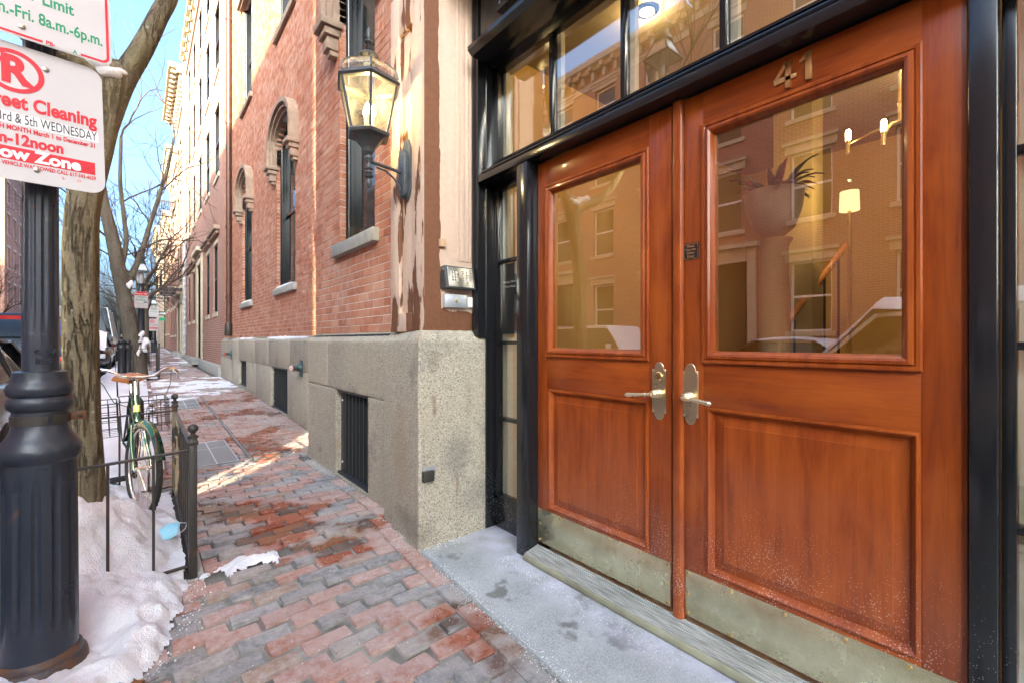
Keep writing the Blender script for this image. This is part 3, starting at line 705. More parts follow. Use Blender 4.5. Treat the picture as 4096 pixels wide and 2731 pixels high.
for i, (xf, b) in enumerate(al[:300]):
    key = (round(b[1]-b[0], 3), rr.randrange(6))
    if key not in bm_cache:
        m = MB(); m.cur = rr.random(); L = key[0]; m.box((0, -L/2, -(CH-JT)/2), (.10, L/2, (CH-JT)/2)); bm_cache[key] = m.mesh('brick', MAT['brick']); bevel_mesh(bm_cache[key], .0025, 1)
    o = link('brick', bm_cache[key], house); o.location = (xf+rr.uniform(-.0014,.0014), (b[0]+b[1])/2, (b[2]+b[3])/2); o.rotation_euler = (0, 0, rr.gauss(0, .003))
m = MB()
for xf, b in al[300:]+[(BF, b) for b in farb]: m.cur = rr.random(); bk_box(m, xf, b, rr)
tag(m.build('brickwork', MAT['brick'], house), kind='stuff')
# the plain masonry above what the photograph shows in detail, and the body of the house
FB = mk_farbrick('upper_brick', (.34,.11,.065))
m = MB(); m.box((BF, 5.27, 10.2), (9.0, 15.28, 14.5)); m.box((BN, 2.9, 5.2), (9.0, 5.25, 14.5)); m.box((1.66, -3.4, 3.62), (9.0, 2.88, 14.5)); m.build('upper_wall', FB, house)
m = MB(); m.box((2.2, 5.3, 1.35), (2.4, 15.2, 10.1)); m.box((2.3, 3.2, 0), (8.9, 5.2, 5.1)); m.build('inner_wall', MAT['dark'], house)
m = MB(); m.box((1.45, 2.6, 14.2), (1.86, 15.28, 14.75)); m.box((1.3, 2.6, 14.75), (1.9, 15.28, 14.95)); m.build('cornice', MAT['stone'], house)
# brownstone pilaster and the return beside the door
m = MB(); m.box((1.378, 2.52, 1.305), (2.0, 3.0, 3.60)); m.box((1.355, 2.865, 1.306), (1.40, 2.999, 3.60)); m.box((1.355, 2.507, 1.306), (1.40, 2.675, 3.60)); m.box((1.357, 2.6, 1.306), (1.40, 2.9, 1.43)); m.box((1.357, 2.6, 3.3), (1.40, 2.9, 3.6))
m.box((1.362, 2.505, 1.305), (1.74, 2.53, 3.60))
m.build('pilaster', MAT['brown'], house, bevel=.005)
for x0, wd in ((1.585,.014),(1.612,.03),(1.655,.022),(1.685,.012)):
    m = MB(); m.box((x0, 2.497, 1.76), (x0+wd, 2.508, 3.6)); m.build('moulding', MAT['brown'], house, bevel=.004)
m = MB(); m.box((1.36, 2.0, 3.60), (2.0, 3.02, 3.95)); m.build('pilaster_cap', MAT['stone'], house, bevel=.02)
m = MB(); m.box((1.338, 2.506, 3.95), (2.0, 3.0, 5.25)); m.build('upper_pilaster', MAT['brown'], house)

# downspout
ds = thing('downspout', 'brown metal rainwater pipe running down the corner of the brick house', 'drainpipe')
m = MB(); m.tube([(1.79,13.85,14), (1.79,13.85,2.2), (1.79,13.85,1.75), (1.785,13.84,1.5)], .062, 12); m.build('pipe', MAT['copper'], ds, True)
for z in (9.6, 6.9, 4.2, 2.35): m = MB(); m.lathe([(.064,-.03),(.078,-.03),(.078,.03),(.064,.03)], (1.79,13.85,z), 12); m.build('collar', MAT['copper'], ds)
m = MB(); m.lathe([(.06,.35),(.085,.30),(.10,.05),(.085,0)], (1.785,13.84,1.36), 12); m.build('boot', MAT['iron'], ds, True)
# snow lying on the granite ledge
def ledge_snow(name, xf, y0, y1, ht, label):
    m = MB(); n = int((y1-y0)/.06); rings = []
    for i in range(n+1):
        y = y0+(y1-y0)*i/n; e = max(0,math.sin(math.pi*i/n))**.35*(.55+.5*abs(nz(y,1,3,2.1))); h = ht*e+.002; wd = (.07+.015*nz(y,2,2,5))*max(.25, e)
        ring = []
        for k in range(7):
            a = math.pi*k/6; ring.append((xf+.055-wd*.62*math.cos(a), y, 1.272+(.033*-math.cos(a)) + h*math.sin(a)*(.8+.3*nz(y,k,1,7)) - .004))
        rings.append(ring)
    m.ring_loft(rings, False, False); o = m.build(name, MAT['snow'], None, True, 80); tag(o, label, 'snow', kind='stuff')
ledge_snow('ledge_snow', XF, 6.75, 9.6, .07, 'long strip of snow lying on the granite ledge near the bay')
ledge_snow('ledge_snow', XF, 10.4, 13.1, .05, 'thin strip of snow on the granite ledge near the drainpipe')
ledge_snow('ledge_snow', XN, 3.06, 3.22, .022, 'little cap of snow in the notch beside the granite corner pier')
for w in (W2, W1):
    m = MB(); rings = []
    for i in range(13):
        y = w['yc']-w['h']+2*w['h']*i/12; e = max(0,math.sin(math.pi*i/12))**.4
        rings.append([(BF-.05, y, w['z0']-.003), (BF-.03, y, w['z0']+.03*e), (BF+.03, y, w['z0']+.045*e*(1+.3*nz(y,1,1,4))), (BF+.08, y, w['z0']+.03*e)])
    m.ring_loft(rings, False, False); tag(m.build('sill_snow', MAT['snow'], None, True, 80), 'snow on the sill of the %s arched window' % ('middle' if w is W2 else 'farthest'), 'snow', kind='stuff')
# ------------------------------------------------------------ entrance: frame, sidelights, transom, doors
DX = 1.78
fr = MB()
fr.box((1.70, 1.944, .0), (1.90, 2.04, 2.272)); fr.build('door_post', MAT['black'], house, bevel=.006)
m = MB(); m.box((1.755, .118, .0), (1.90, .173, 2.272)); m.build('door_post', MAT['black'], house, bevel=.004)
# transom bar with a sloping sill
m = MB(); m.prism([(1.695,2.270),(1.695,2.315),(1.715,2.330),(1.845,2.425),(1.90,2.425),(1.90,2.270)], lambda a,b: (a,-1.2,b), lambda a,b: (a,2.422,b)); m.build('transom_bar', MAT['black'], house, bevel=.003)
m = MB(); m.tube([(1.698,-1.2,2.322),(1.698,2.38,2.322)], .009, 8); m.build('bead', MAT['black'], house, True)
# jamb against the pier, with its round outer moulding
m = MB(); m.box((1.765,2.424,-.02),(1.90,2.441,3.06)); m.box((1.70,2.43,1.27),(1.80,2.50,3.62)); m.build('jamb', MAT['black'], house, bevel=.005)
m = MB(); m.tube([(1.725,2.475,1.30),(1.725,2.475,1.34),(1.725,2.475,3.65)], [.012,.034,.034], 14); m.build('rope_moulding', MAT['black'], house, True)
m = MB(); m.tube([(1.775,2.44,1.30),(1.775,2.44,3.65)], .016, 10); m.build('bead', MAT['black'], house, True)
# head above the transom
m = MB(); m.box((1.70,-1.2,3.055),(1.95,2.40,3.62)); m.build('head_panel', MAT['black'], house, bevel=.004)
m = MB(); m.prism([(1.60,3.075),(1.60,3.10),(1.64,3.125),(1.71,3.14),(1.71,3.045),(1.63,3.05)], lambda a,b:(a,-1.2,b), lambda a,b:(a,2.40,b)); m.build('head_moulding', MAT['black'], house, True, 30)
m = MB()
for a, b, c, d in ((.2,2.20,3.24,3.27),(.2,2.20,3.53,3.56)): m.box((1.672,a,c),(1.702,b,d))
for a in (.2, 2.17): m.box((1.673,a,3.27),(1.702,a+.03,3.53))
m.build('panel_moulding', MAT['black'], house, bevel=.005)
# transom sash: muntins, inner cream stops and panes
ys = [2.40, 1.89, 1.385, .89, .395, -.10, -.6, -1.1]
m = MB(); m.box((1.83,-1.2,3.02),(1.88,2.422,3.06)); m.box((1.83,-1.2,2.425),(1.88,2.422,2.437)); m.box((1.83,2.385,2.43),(1.88,2.422,3.05)); tf = m.build('transom', MAT['black'], house)
for y in ys[1:]: m = MB(); m.box((1.832,y-.014,2.43),(1.876,y+.014,3.03)); m.build('muntin', MAT['black'], tf, bevel=.003)
cream = simple('cream_trim', (.62,.56,.44), .6, var=.05)
for a, b in zip(ys, ys[1:]):
    m = MB(); m.box((1.852,b+.014,2.435),(1.856,a-.014,3.03)); m.build('pane', MAT['glass'], tf)
    m = MB(); m.box((1.878,a-.04,2.43),(1.91,a-.005,3.03)); m.build('stop', cream, tf)
# sidelights
def sidelight(ya, yb):
    m = MB(); x = 1.83
    m.box((x,ya,.02),(x+.05,yb,.235)); m.box((x,yb-.028,.2),(x+.05,yb,2.272)); m.box((x,ya,.2),(x+.05,ya+.028,2.272)); m.box((x,ya,2.235),(x+.05,yb,2.272)); sf = m.build('sidelight', MAT['black'], house, bevel=.003)
    zs = [.24, .737, 1.235, 1.766, 2.235]
    for z in zs[1:-1]: m = MB(); m.box((x+.002,ya+.02,z-.011),(x+.046,yb-.02,z+.011)); m.build('muntin', MAT['black'], sf, bevel=.003)
    for a, b in zip(zs, zs[1:]): m = MB(); m.box((x+.025,ya+.025,a),(x+.029,yb-.025,b)); m.build('pane', MAT['glass'], sf)
    m = MB(); m.box((x+.05,yb-.075,.2),(x+.075,yb-.03,2.25)); m.build('stop', cream, sf)
    return sf
sfl = sidelight(2.042, 2.423); sidelight(-.25, .116)
# dark notice behind the second pane of the sidelight
pn = thing('notice_board', 'small dark notice behind the narrow sidelight pane', 'notice'); m = MB(); m.box((1.868,2.10,1.29),(1.872,2.385,1.75)); m.build('board', simple('dark_card', (.03,.03,.032), .5), pn)
for i, s in enumerate(('Package deliveries', 'Please Manage')): text(s, .019, MAT['white'], wallface(2.30, 1.63-.03*i, 1.867), pn)

# doors -----------------------------------------------------------------
def rect_sweep(m, y0, y1, z0, z1, prof, x):
    """mitred moulding round a rectangle; prof: (distance inwards, height proud of x)"""
    rings = []
    for cy_, cz_, sy, sz in ((y0,z0,1,1),(y1,z0,-1,1),(y1,z1,-1,-1),(y0,z1,1,-1)):
        rings.append([(x-p, cy_+sy*d, cz_+sz*d) for d, p in prof])
    rings.append(rings[0]); m.ring_loft(rings, False, True)
GLP = [(0,0),(0,.010),(.004,.014),(.014,.014),(.018,.010),(.022,.017),(.032,.019),(.040,.014),(.044,.004),(.050,-.006),(.050,-.02),(0,-.02)]
PNP = [(0,.001),(.003,.008),(.010,.010),(.016,.004),(.020,-.006),(.026,-.014),(.028,-.02),(0,-.02)]
def leaf(y0, y1, gl, pn, label, kick, kscrews):
    d = link('door', None, house); tag(d, label); d.location = (DX, (y0+y1)/2, .09)
    off = Vector(d.location)
    def put(mb, name, mat, **k):
        mb.v = [tuple(Vector(p)-off) for p in mb.v]; return mb.build(name, mat, d, **k)
    zb, zt = .094, 2.262
    for a, b in ((y0, gl[0]), (gl[1], y1)): m = MB(); m.cur = random.random(); m.box((DX,a,zb),(DX+.045,b,zt)); put(m, 'stile', MAT['woodv'], bevel=.0015)
    for a, b in ((zb, pn[2]), (pn[3], gl[2]), (gl[3], zt)): m = MB(); m.cur = random.random(); m.box((DX+.0006,gl[0],a),(DX+.0445,gl[1],b)); put(m, 'rail', MAT['woodh'], bevel=.001)
    m = MB(); rect_sweep(m, gl[0]-.004, gl[1]+.004, gl[2]-.004, gl[3]+.004, GLP, DX); put(m, 'glazing_moulding', MAT['woodv'], smooth=True, angle=28)
    for (a, b) in ((gl[0], pn[0]), (pn[1], gl[1])):
        if b-a > .002: m = MB(); m.box((DX,a,pn[2]),(DX+.045,b,pn[3])); put(m, 'stile', MAT['woodv'])
    m = MB(); rect_sweep(m, pn[0], pn[1], pn[2], pn[3], PNP, DX); put(m, 'panel_moulding', MAT['woodv'], smooth=True, angle=28)
    # raised and fielded panel
    m = MB(); m.cur = random.random(); c = .026; e = .066
    R0 = [(DX+.016, pn[i]+sy*c, pn[k]+sz*c) for i, k, sy, sz in ((0,2,1,1),(1,2,-1,1),(1,3,-1,-1),(0,3,1,-1))]
    R1 = [(DX+.006, pn[i]+sy*e, pn[k]+sz*e) for i, k, sy, sz in ((0,2,1,1),(1,2,-1,1),(1,3,-1,-1),(0,3,1,-1))]
    R2 = [(DX+.0025, p[1]+ (1 if p[1] < (pn[0]+pn[1])/2 else -1)*.002, p[2]+(1 if p[2] < (pn[2]+pn[3])/2 else -1)*.002) for p in R1]
    m.ring_loft([[(DX+.04, b, q) for a, b, q in R0], R0, R1, R2]); put(m, 'panel', MAT['woodv'])
    m = MB(); m.box((DX+.018, gl[0]+.03, gl[2]+.03), (DX+.022, gl[1]-.03, gl[3]-.03)); put(m, 'glass_pane', MAT['glass'])
    m = MB(); m.box((DX-.0022, kick[0], kick[1]), (DX-.0001, kick[2], kick[3])); put(m, 'kick_plate', MAT['kick'], bevel=.0008)
    for a, b in kscrews: m = MB(); m.lathe([(.0001,.0035),(.004,.003),(.0068,.0012),(.007,0)], (0,0,0), 10, Matrix.Rotation(R(-90), 3, 'Y')); m.v = [(p[0]+DX-.0022, p[1]+a, p[2]+b) for p in m.v]; put(m, 'screw', MAT['gold'], smooth=True)
    return d, put
GL_L = (1.199, 1.869, 1.161, 2.116); GL_R = (.274, .944, 1.161, 2.122)
ksl = [(y, .277) for y in (1.925, 1.76, 1.59, 1.42, 1.25, 1.105)] + [(1.925,.20),(1.105,.19),(1.105,.11),(1.25,.105),(1.6,.105),(1.925,.11)]
ksr = [(y, .275) for y in (1.01, .83, .64, .46, .30, .19)] + [(1.01,.19),(1.01,.11),(.83,.105),(.5,.105)]
dl, putl = leaf(1.087, 1.942, GL_L, (1.201, 1.850, .306, .979), 'left door leaf with the keyhole lock plate', (1.091,.098,1.938,.290), ksl)
dr, putr = leaf(.177, 1.026, GL_R, (.274, .928, .308, .980), 'right door leaf with the house number', (.181,.098,1.021,.289), ksr)
m = MB(); n = 8; pts = [(DX+.02,1.028)] + [(DX-.004-.015*max(0,math.sin(math.pi*i/n))**.3, 1.028+.050*i/n) for i in range(n+1)] + [(DX+.02,1.078)]
m.prism(pts, lambda a,b:(a,b,.072), lambda a,b:(a,b,2.262)); putr(m, 'astragal', MAT['woodv'], smooth=True, angle=50)
# lock plates with lever handles
def lock(put, yc, zc, sgn, key):
    hw, hh = .0345, .128; pts = []
    def arc(cz, s):
        return [(yc+s*.024*math.cos(math.pi*i/10), cz+s*.030*math.sin(math.pi*i/10)*1.0) for i in range(11)]
    top = [(yc+hw,zc+hh-.034),(yc+hw-.004,zc+hh-.034+.004),(yc+.0255,zc+hh-.032)] + arc(zc+hh-.030, 1) + [(yc-.0255,zc+hh-.032),(yc-hw+.004,zc+hh-.030),(yc-hw,zc+hh-.034)]
    bot = [(yc-hw,zc-hh+.034),(yc-hw+.004,zc-hh+.030),(yc-.0255,zc-hh+.032)] + arc(zc-hh+.030, -1) + [(yc+.0255,zc-hh+.032),(yc+hw-.004,zc-hh+.030),(yc+hw,zc-hh+.034)]
    pl = top+bot; m = MB(); m.ring_loft([[(DX+.001,a,b) for a,b in pl], [(DX-.0035,a,b) for a,b in pl], [(DX-.0055, yc+(a-yc)*.965, zc+(b-zc)*.985) for a,b in pl]])
    put(m, 'lock_plate', MAT['brass'], smooth=True, angle=30)
    for sy in (-1, 1):
        for sz in (-1, 1): m = MB(); m.sphere((DX-.006, yc+sy*.0275, zc+sz*.088), .004, 8, 5, (.5,1,1)); put(m, 'screw', MAT['brass'])
    zl = zc-.010
    m = MB(); Mx = Matrix.Rotation(R(-90), 3, 'Y')
    m.lathe([(.019,0),(.019,.006),(.014,.010),(.014,.020),(.017,.022),(.017,.028),(.013,.031),(.0125,.040),(.016,.043),(.016,.047),(.011,.052),(.011,.060)], (DX-.005,yc,zl), 16, Mx)
    e = DX-.064
    m.tube([(e,yc,zl),(e-.002,yc+sgn*.022,zl-.002),(e-.004,yc+sgn*.03,zl-.003),(e-.004,yc+sgn*.034,zl-.003),(e-.005,yc+sgn*.045,zl-.004),(e-.009,yc+sgn*.085,zl-.008),(e-.012,yc+sgn*.118,zl-.011),(e-.0125,yc+sgn*.123,zl-.0115),(e-.013,yc+sgn*.129,zl-.012)], [.009,.007,.010,.007,.0068,.009,.011,.006,.004], 12)
    put(m, 'lever_handle', MAT['brass'], smooth=True, angle=40)
    if key:
        m = MB(); m.lathe([(.019,0),(.019,.004),(.016,.006),(.0001,.006)], (DX-.0055,yc,zc+.066), 20, Mx); put(m, 'lock_cylinder', MAT['gold'], smooth=True, angle=30)
        m = MB(); m.box((DX-.0120,yc-.0016,zc+.058),(DX-.011,yc+.0016,zc+.072)); put(m, 'keyhole', MAT['dark'])
lock(putl, 1.146, 1.027, 1, True); lock(putr, .998, 1.027, -1, False)
# house number: flat cut brass figures
def figure(name, polys):
    m = MB()
    for poly in polys: m.ring_loft([[(DX+.0005,a,b) for a,b in poly], [(DX-.006,a,b) for a,b in poly]])
    putr(m, name, MAT['gold'], bevel=.0008)
y0, z0 = .632, 2.140     # figure 4, italic-free hand-cut style
figure('figure_four', [[(y0-.012,z0),(y0+.006,z0+.004),(y0+.006,z0+.092),(y0-.014,z0+.100)], [(y0+.006,z0+.100),(y0+.042,z0+.046),(y0+.030,z0+.040),(y0+.000,z0+.084)],
    [(y0+.044,z0+.048),(y0+.042,z0+.026),(y0-.028,z0+.030),(y0-.030,z0+.044)]])
y0 = .565
figure('figure_one', [[(y0-.011,z0+.002),(y0+.009,z0+.006),(y0+.010,z0+.100),(y0-.008,z0+.103)], [(y0+.010,z0+.100),(y0+.028,z0+.082),(y0+.026,z0+.070),(y0+.006,z0+.082)]])
m = MB(); m.box((DX-.003,.963,1.586),(DX-.0002,1.030,1.653)); putr(m, 'notice', simple('black_card', (.012,.013,.018), .35))
m = MB(); rect_sweep(m, .9655, 1.0275, 1.5885, 1.6505, [(0,0),(0,.0006),(.0014,.0006),(.0014,0)], DX-.003); putr(m, 'notice_border', MAT['gold'])
for i, s in enumerate(('Please', 'Use the', 'Other', 'Door')):
    o = text(s, .0145, MAT['gold'], Matrix.Translation(-Vector(dr.location)) @ wallface(.9965, 1.6410-.0142*i, DX-.0036), dr, ext=.0003, off=.0002)
# three iron remnants on the corner pier and the little wooden block
t = thing('iron_block', 'rusty square iron block fixed low on the granite corner pier', 'bracket'); m = MB(); m.box((1.300,2.415,.405),(1.375,2.446,.470)); m.build('block', MAT['iron'], t, bevel=.006); m = MB(); m.box((1.31,2.437,.465),(1.395,2.446,.492)); m.build('plate', MAT['galv'], t)
t = tag(MB().box((1.452,2.478,1.835),(1.492,2.507,1.885)).build('wooden_block', simple('peeling_block', (.55,.36,.22), .7, var=.3, sc=30), None, bevel=.004), 'small paint-flaked block on the tan return above the intercom', 'block')
# ------------------------------------------------------------ wall lantern
def lantern():
    L = thing('wall_lantern', 'black hexagonal wall lantern with lit candle bulbs beside the entrance', 'lantern', (1.112, 2.78, 0))
    P = MAT['dark2']; n = 6; ph = R(12)
    def hexr(r, z): return [(r*math.cos(2*math.pi*k/n+ph), r*math.sin(2*math.pi*k/n+ph), z) for k in range(n)]
    zb, zt = 2.545, 2.83; rb, rt = .122, .185
    m = MB()
    m.ring_loft([hexr(.030,2.425), hexr(.040,2.45), hexr(.085,2.50), hexr(.095,2.512), hexr(.134,2.520), hexr(.140,2.535), hexr(.122,2.55), hexr(.11,2.55)]); m.build('bowl', P, L)
    m = MB(); m.ring_loft([hexr(.165,2.825), hexr(.196,2.828), hexr(.210,2.840), hexr(.190,2.862), hexr(.182,2.872), hexr(.155,2.872)], False); m.build('rim', P, L)
    # domed glass roof with ribs
    dome = [(.180*max(0,math.cos(a))**.8+.012, 2.868+.115*math.sin(a)) for a in [math.pi/2*i/5*.94 for i in range(6)]]
    for k in range(n):
        a = 2*math.pi*k/n+ph; b = 2*math.pi*(k+1)/n+ph
        m = MB(); m.bar((rb*math.cos(a), rb*math.sin(a), zb), (rt*math.cos(a), rt*math.sin(a), zt), .011); m.build('cage_bar', P, L)
        m = MB(); m.tube([(r*math.cos(a), r*math.sin(a), z) for r, z in dome], .006, 6); m.build('dome_rib', P, L)
        q = .955
        m = MB(); m.add([(rb*q*math.cos(a),rb*q*math.sin(a),zb),(rb*q*math.cos(b),rb*q*math.sin(b),zb),(rt*q*math.cos(b),rt*q*math.sin(b),zt),(rt*q*math.cos(a),rt*q*math.sin(a),zt)], [(0,1,2,3)]); m.build('pane', MAT['lamp_glass'], L)
        m = MB(); rows = [[((r-.003)*math.cos(c), (r-.003)*math.sin(c), z) for c in (a, b)] for r, z in dome]; m.ring_loft(rows, False, False); m.build('roof_pane', MAT['lamp_glass'], L)
    m = MB(); m.lathe([(.035,2.975),(.040,2.985),(.020,2.995),(.020,3.0),(.050,3.012),(.062,3.028),(.055,3.04),(.020,3.055),(.012,3.065),(.020,3.075),(.012,3.083),(.018,3.09),(.010,3.10),(.028,3.115),(.024,3.125),(.009,3.135),(.016,3.165),(.013,3.19),(.001,3.215)], (0,0,0), 16); m.build('finial', P, L, True, 50)
    m = MB(); m.lathe([(.020,2.445),(.020,2.425),(.026,2.42),(.016,2.41),(.024,2.40),(.024,2.385),(.018,2.38),(.024,2.37),(.018,2.36),(.018,2.33),(.026,2.322),(.016,2.315),(.022,2.30),(.014,2.29),(.030,2.28),(.026,2.272),(.010,2.262),(.018,2.24),(.014,2.215),(.001,2.20)], (0,0,0), 16); m.build('stem', P, L, True, 50)
    m = MB(); m.tube([(.015,0,2.372),(.12,0,2.362),(.22,0,2.35)], .011, 8); m.build('arm', P, L, True)
    m = MB(); m.tube([(.05,0,2.345),(.11,0,2.338),(.17,0,2.30),(.205,0,2.255),(.21,0,2.235)], .007, 8); m.build('scroll_brace', P, L, True)
    def plate(w, h, x0, x1, zc=2.36):
        pts = [(-w,-h*.7),(-w*.45,-h),(w*.45,-h),(w,-h*.7),(w,h*.7),(w*.45,h),(-w*.45,h),(-w,h*.7)]
        m = MB(); m.prism(pts, lambda a,b:(x0,a,zc+b), lambda a,b:(x1,a,zc+b)); return m
    plate(.058,.20,.252,.266,2.375).build('back_plate', MAT['verdpaint'], L, bevel=.003); plate(.045,.155,.215,.253,2.345).build('boss', MAT['verdpaint'], L, bevel=.008)
    for q, (dx, dy) in enumerate(((-.012,.022),(.024,-.010),(-.018,-.022))):
        m = MB(); m.lathe([(.014,2.55),(.014,2.60),(.011,2.602),(.011,2.655)], (dx,dy,0), 10); c = m.build('candle', simple('ivory', (.7,.62,.45), .6), L)
        m = MB(); m.lathe([(.010,2.656),(.016,2.675),(.0165,2.688),(.010,2.71),(.001,2.732)], (dx,dy,0), 10); m.build('bulb', BULB, c, True)
    pl = bpy.data.lights.new('lantern_light', 'POINT'); pl.energy = 3.5; pl.color = (1,.72,.38); pl.shadow_soft_size = .02
    o = bpy.data.objects.new('lantern_light', pl); COL.objects.link(o); o.parent = L; o.location = (0,0,2.70)
BULB = emis('warm_bulb', (1,.70,.30), 10.0)
MAT['dark2'] = mk_iron('weathered_lantern_paint', -.6, (.045,.048,.05), .32); MAT['verdpaint'] = simple('weathered_blue_black', (.055,.065,.072), .5, var=.5, sc=25)
lantern()

# ------------------------------------------------------------ intercom, steel cover and bell push on the return
t = thing('intercom', 'black boxed steel keypad intercom beside the door', 'intercom')
m = MB(); m.prism([(2.505,1.712),(2.452,1.716),(2.425,1.575),(2.505,1.575)], lambda a,b:(1.462,a,b), lambda a,b:(1.680,a,b)); m.build('housing', MAT['dark2'], t, bevel=.003)
def ic(u, w_, d): return Vector((1.478+.19*u, 2.452-.027*(1-w_)-d, 1.582+.128*w_))
fn = (ic(1,0,0)-ic(0,0,0)).normalized(); fu = (ic(0,1,0)-ic(0,0,0)).normalized(); fout = fn.cross(fu)
def icm(u, w_, d): p = ic(u, w_, 0) + fout*d; return facing(p, fn, fu)
def tile(name, u, w_, sx, sz, th, mat, par, d=0, bev=.0006):
    m = MB(); m.box((-sx/2,-sz/2,0),(sx/2,sz/2,th), icm(u, w_, d)); return m.build(name, mat, par, bevel=bev)
fp = tile('face_plate', .5, .5, .186, .126, .003, MAT['steel'], t)
for r_ in range(4):
    for c_ in range(3): tile('key', .17+.105*c_, .74-.135*r_, .015, .0125, .003, MAT['chrome'], fp, .003)
for c_ in range(2):
    for r_ in range(6): tile('slot', .60+.165*c_, .80-.088*r_, .020, .0055, .0022, MAT['chrome'], fp, .003, .001)
m = MB(); m.lathe([(.010,0),(.010,.004),(.007,.005),(.006,.009),(.0001,.010)], (0,0,0), 14); M0 = icm(.73,.27,.003); m.v = [tuple(M0 @ Vector(p)) for p in m.v]; m.build('call_button', MAT['chrome'], fp, True, 40)
for u, w_ in ((.05,.92),(.9,.90),(.07,.10),(.92,.10)):
    m = MB(); m.sphere((0,0,.003), .0042, 8, 5); M0 = icm(u,w_,0); m.v = [tuple(M0 @ Vector(p)) for p in m.v]; m.build('screw', MAT['chrome'], fp)
text('Call', .012, MAT['greytxt'], icm(.73,.12,.0034), fp, ext=.0002)
for k in range(12): text('123456789*0#'[k], .0085, MAT['greytxt'], icm(.17+.105*(k%3), .74-.135*(k//3), .0065), fp, ext=.0002)
m = MB(); m.lathe([(.013,0),(.013,.006),(.004,.008),(.0001,.008)], (1.462,2.475,1.69), 14, Matrix.Rotation(R(-90),3,'Y')); m.build('key_lock', MAT['chrome'], t, True, 40)
m = MB(); m.tube([(1.68,2.49,1.60),(1.70,2.485,1.60),(1.712,2.48,1.595),(1.715,2.48,1.57)], .008, 8); m.build('conduit', MAT['dark2'], t, True)
t = thing('steel_cover_box', 'blank silver metal box with a small lock below the intercom', 'metal box')
m = MB(); m.box((1.478,2.472,1.456),(1.645,2.507,1.54)); m.build('cover', MAT['galv'], t, bevel=.002)
m = MB(); m.lathe([(.011,0),(.011,.003),(.008,.004),(.0001,.004)], (1.562,2.4725,1.50), 14, Matrix.Rotation(R(90),3,'X')); m.build('lock', MAT['gold'], t, True, 40)
t = thing('bell_push', 'small white plastic bell push next to the silver box', 'doorbell')
m = MB(); m.box((1.662,2.486,1.457),(1.704,2.507,1.532)); m.build('base', MAT['plastic'], t, bevel=.010, seg=3)
m = MB(); m.box((1.667,2.480,1.462),(1.700,2.49,1.527)); m.build('button', MAT['plastic'], t, bevel=.009, seg=3)

# ------------------------------------------------------------ fire standpipe connections
def standpipe(y, z, label, red):
    t = thing('standpipe', label, 'standpipe', (XF, y, z), 0, 'standpipe connections on the granite base'); t.scale = (.7,.7,.7)
    m = MB(); m.box((-.012,-.11,-.17),(.0,.11,.17)); m.build('plate', MAT['verd'], t, bevel=.004)
    Mx = Matrix.Rotation(R(-90),3,'Y')
    m = MB(); m.lathe([(.075,0),(.07,.06),(.05,.08),(.05,.11)], (-.01,0,.02), 16, Mx); m.build('body', MAT['verd'], t, True, 40)
    for s in (-1, 1):
        Mo = Matrix.Rotation(R(-90),3,'Y') @ Matrix.Rotation(R(-22*s),3,'X')
        m = MB(); m.lathe([(.045,.03),(.045,.13),(.058,.135),(.058,.175),(.040,.175),(.040,.10)], (-.05,s*.03,.02), 16, Mo); o = m.build('outlet', MAT['verd'], t, True, 40)
        if red or s < 0:
            m = MB(); m.lathe([(.052,.17),(.056,.175),(.056,.195),(.03,.205),(.0001,.205)], (-.05,s*.03,.02), 16, Mo); m.build('cap', simple('faded_red_cap', (.55,.10,.06), .5, var=.3) if red else simple('pink_cap', (.66,.42,.38), .5), t, True, 40)
standpipe(13.35, .90, 'double standpipe with faded red caps by the drainpipe', True)
standpipe(6.95, .85, 'green double standpipe half hidden behind the projecting bay', False)

# ------------------------------------------------------------ cast-iron lamp post with parking signs
def flutes(n, depth, z0, z1):
    def f(r, z, a):
        w_ = smooth(z0, z0+.05, z)*smooth(z1, z1-.05, z); c = math.cos(a*n)
        return r - depth*w_*max(0, c)**.6
    return f
def zz(z0, z1, n): return [z0+(z1-z0)*i/n for i in range(n+1)]
LP = (-.300, 2.54); g0 = ground(*LP)
lp = thing('lamp_post', 'fluted black cast-iron lamp post in the left foreground', 'lamp post', (LP[0], LP[1], g0)); RK = Matrix.Diagonal((.68,.68,1))
m = MB(); m.lathe([(.205,-.1),(.205,.05),(.198,.075),(.180,.085),(.176,.105),(.163,.115)], (0,0,0), 48, RK); m.build('plinth', mk_iron('rusty_iron', 1.6), lp, True, 40)
m = MB(); m.lathe([(.162,.11)]+[(.160-.006*(z-.12)/.74, z) for z in zz(.12,.85,18)]+[(.154,.855)], (0,0,0), 96, RK, flutes(12, .013, .20, .80)); m.build('base', MAT['post'], lp, True, 35)
m = MB(); m.lathe([(.152,.850),(.158,.855),(.172,.868),(.179,.888),(.176,.908),(.166,.920),(.162,.928),(.152,.938),(.136,.955),(.124,.975),(.119,.995)], (0,0,0), 48, RK); m.build('bell_moulding', MAT['post'], lp, True, 50)
m = MB(); m.lathe([(.119,.990),(.117,1.050)], (0,0,0), 48, RK); m.build('drum', MAT['post'], lp, True, 50)
m = MB(); m.lathe([(.116,1.046),(.122,1.050),(.136,1.060),(.142,1.078),(.138,1.096),(.124,1.104),(.136,1.112),(.142,1.130),(.137,1.148),(.124,1.158),(.120,1.168),(.117,1.184),(.115,1.198),(.100,1.202),(.07,1.202)], (0,0,0), 48, RK); m.build('torus_moulding', MAT['post'], lp, True, 50)
m = MB(); m.lathe([(.078,1.20)]+[(.077-.008*(z-1.2)/2.3, z) for z in zz(1.21,3.6,40)], (0,0,0), 96, RK, flutes(10, .009, 1.36, 3.55)); m.build('shaft', MAT['post'], lp, True, 35)
a0 = R(-62)
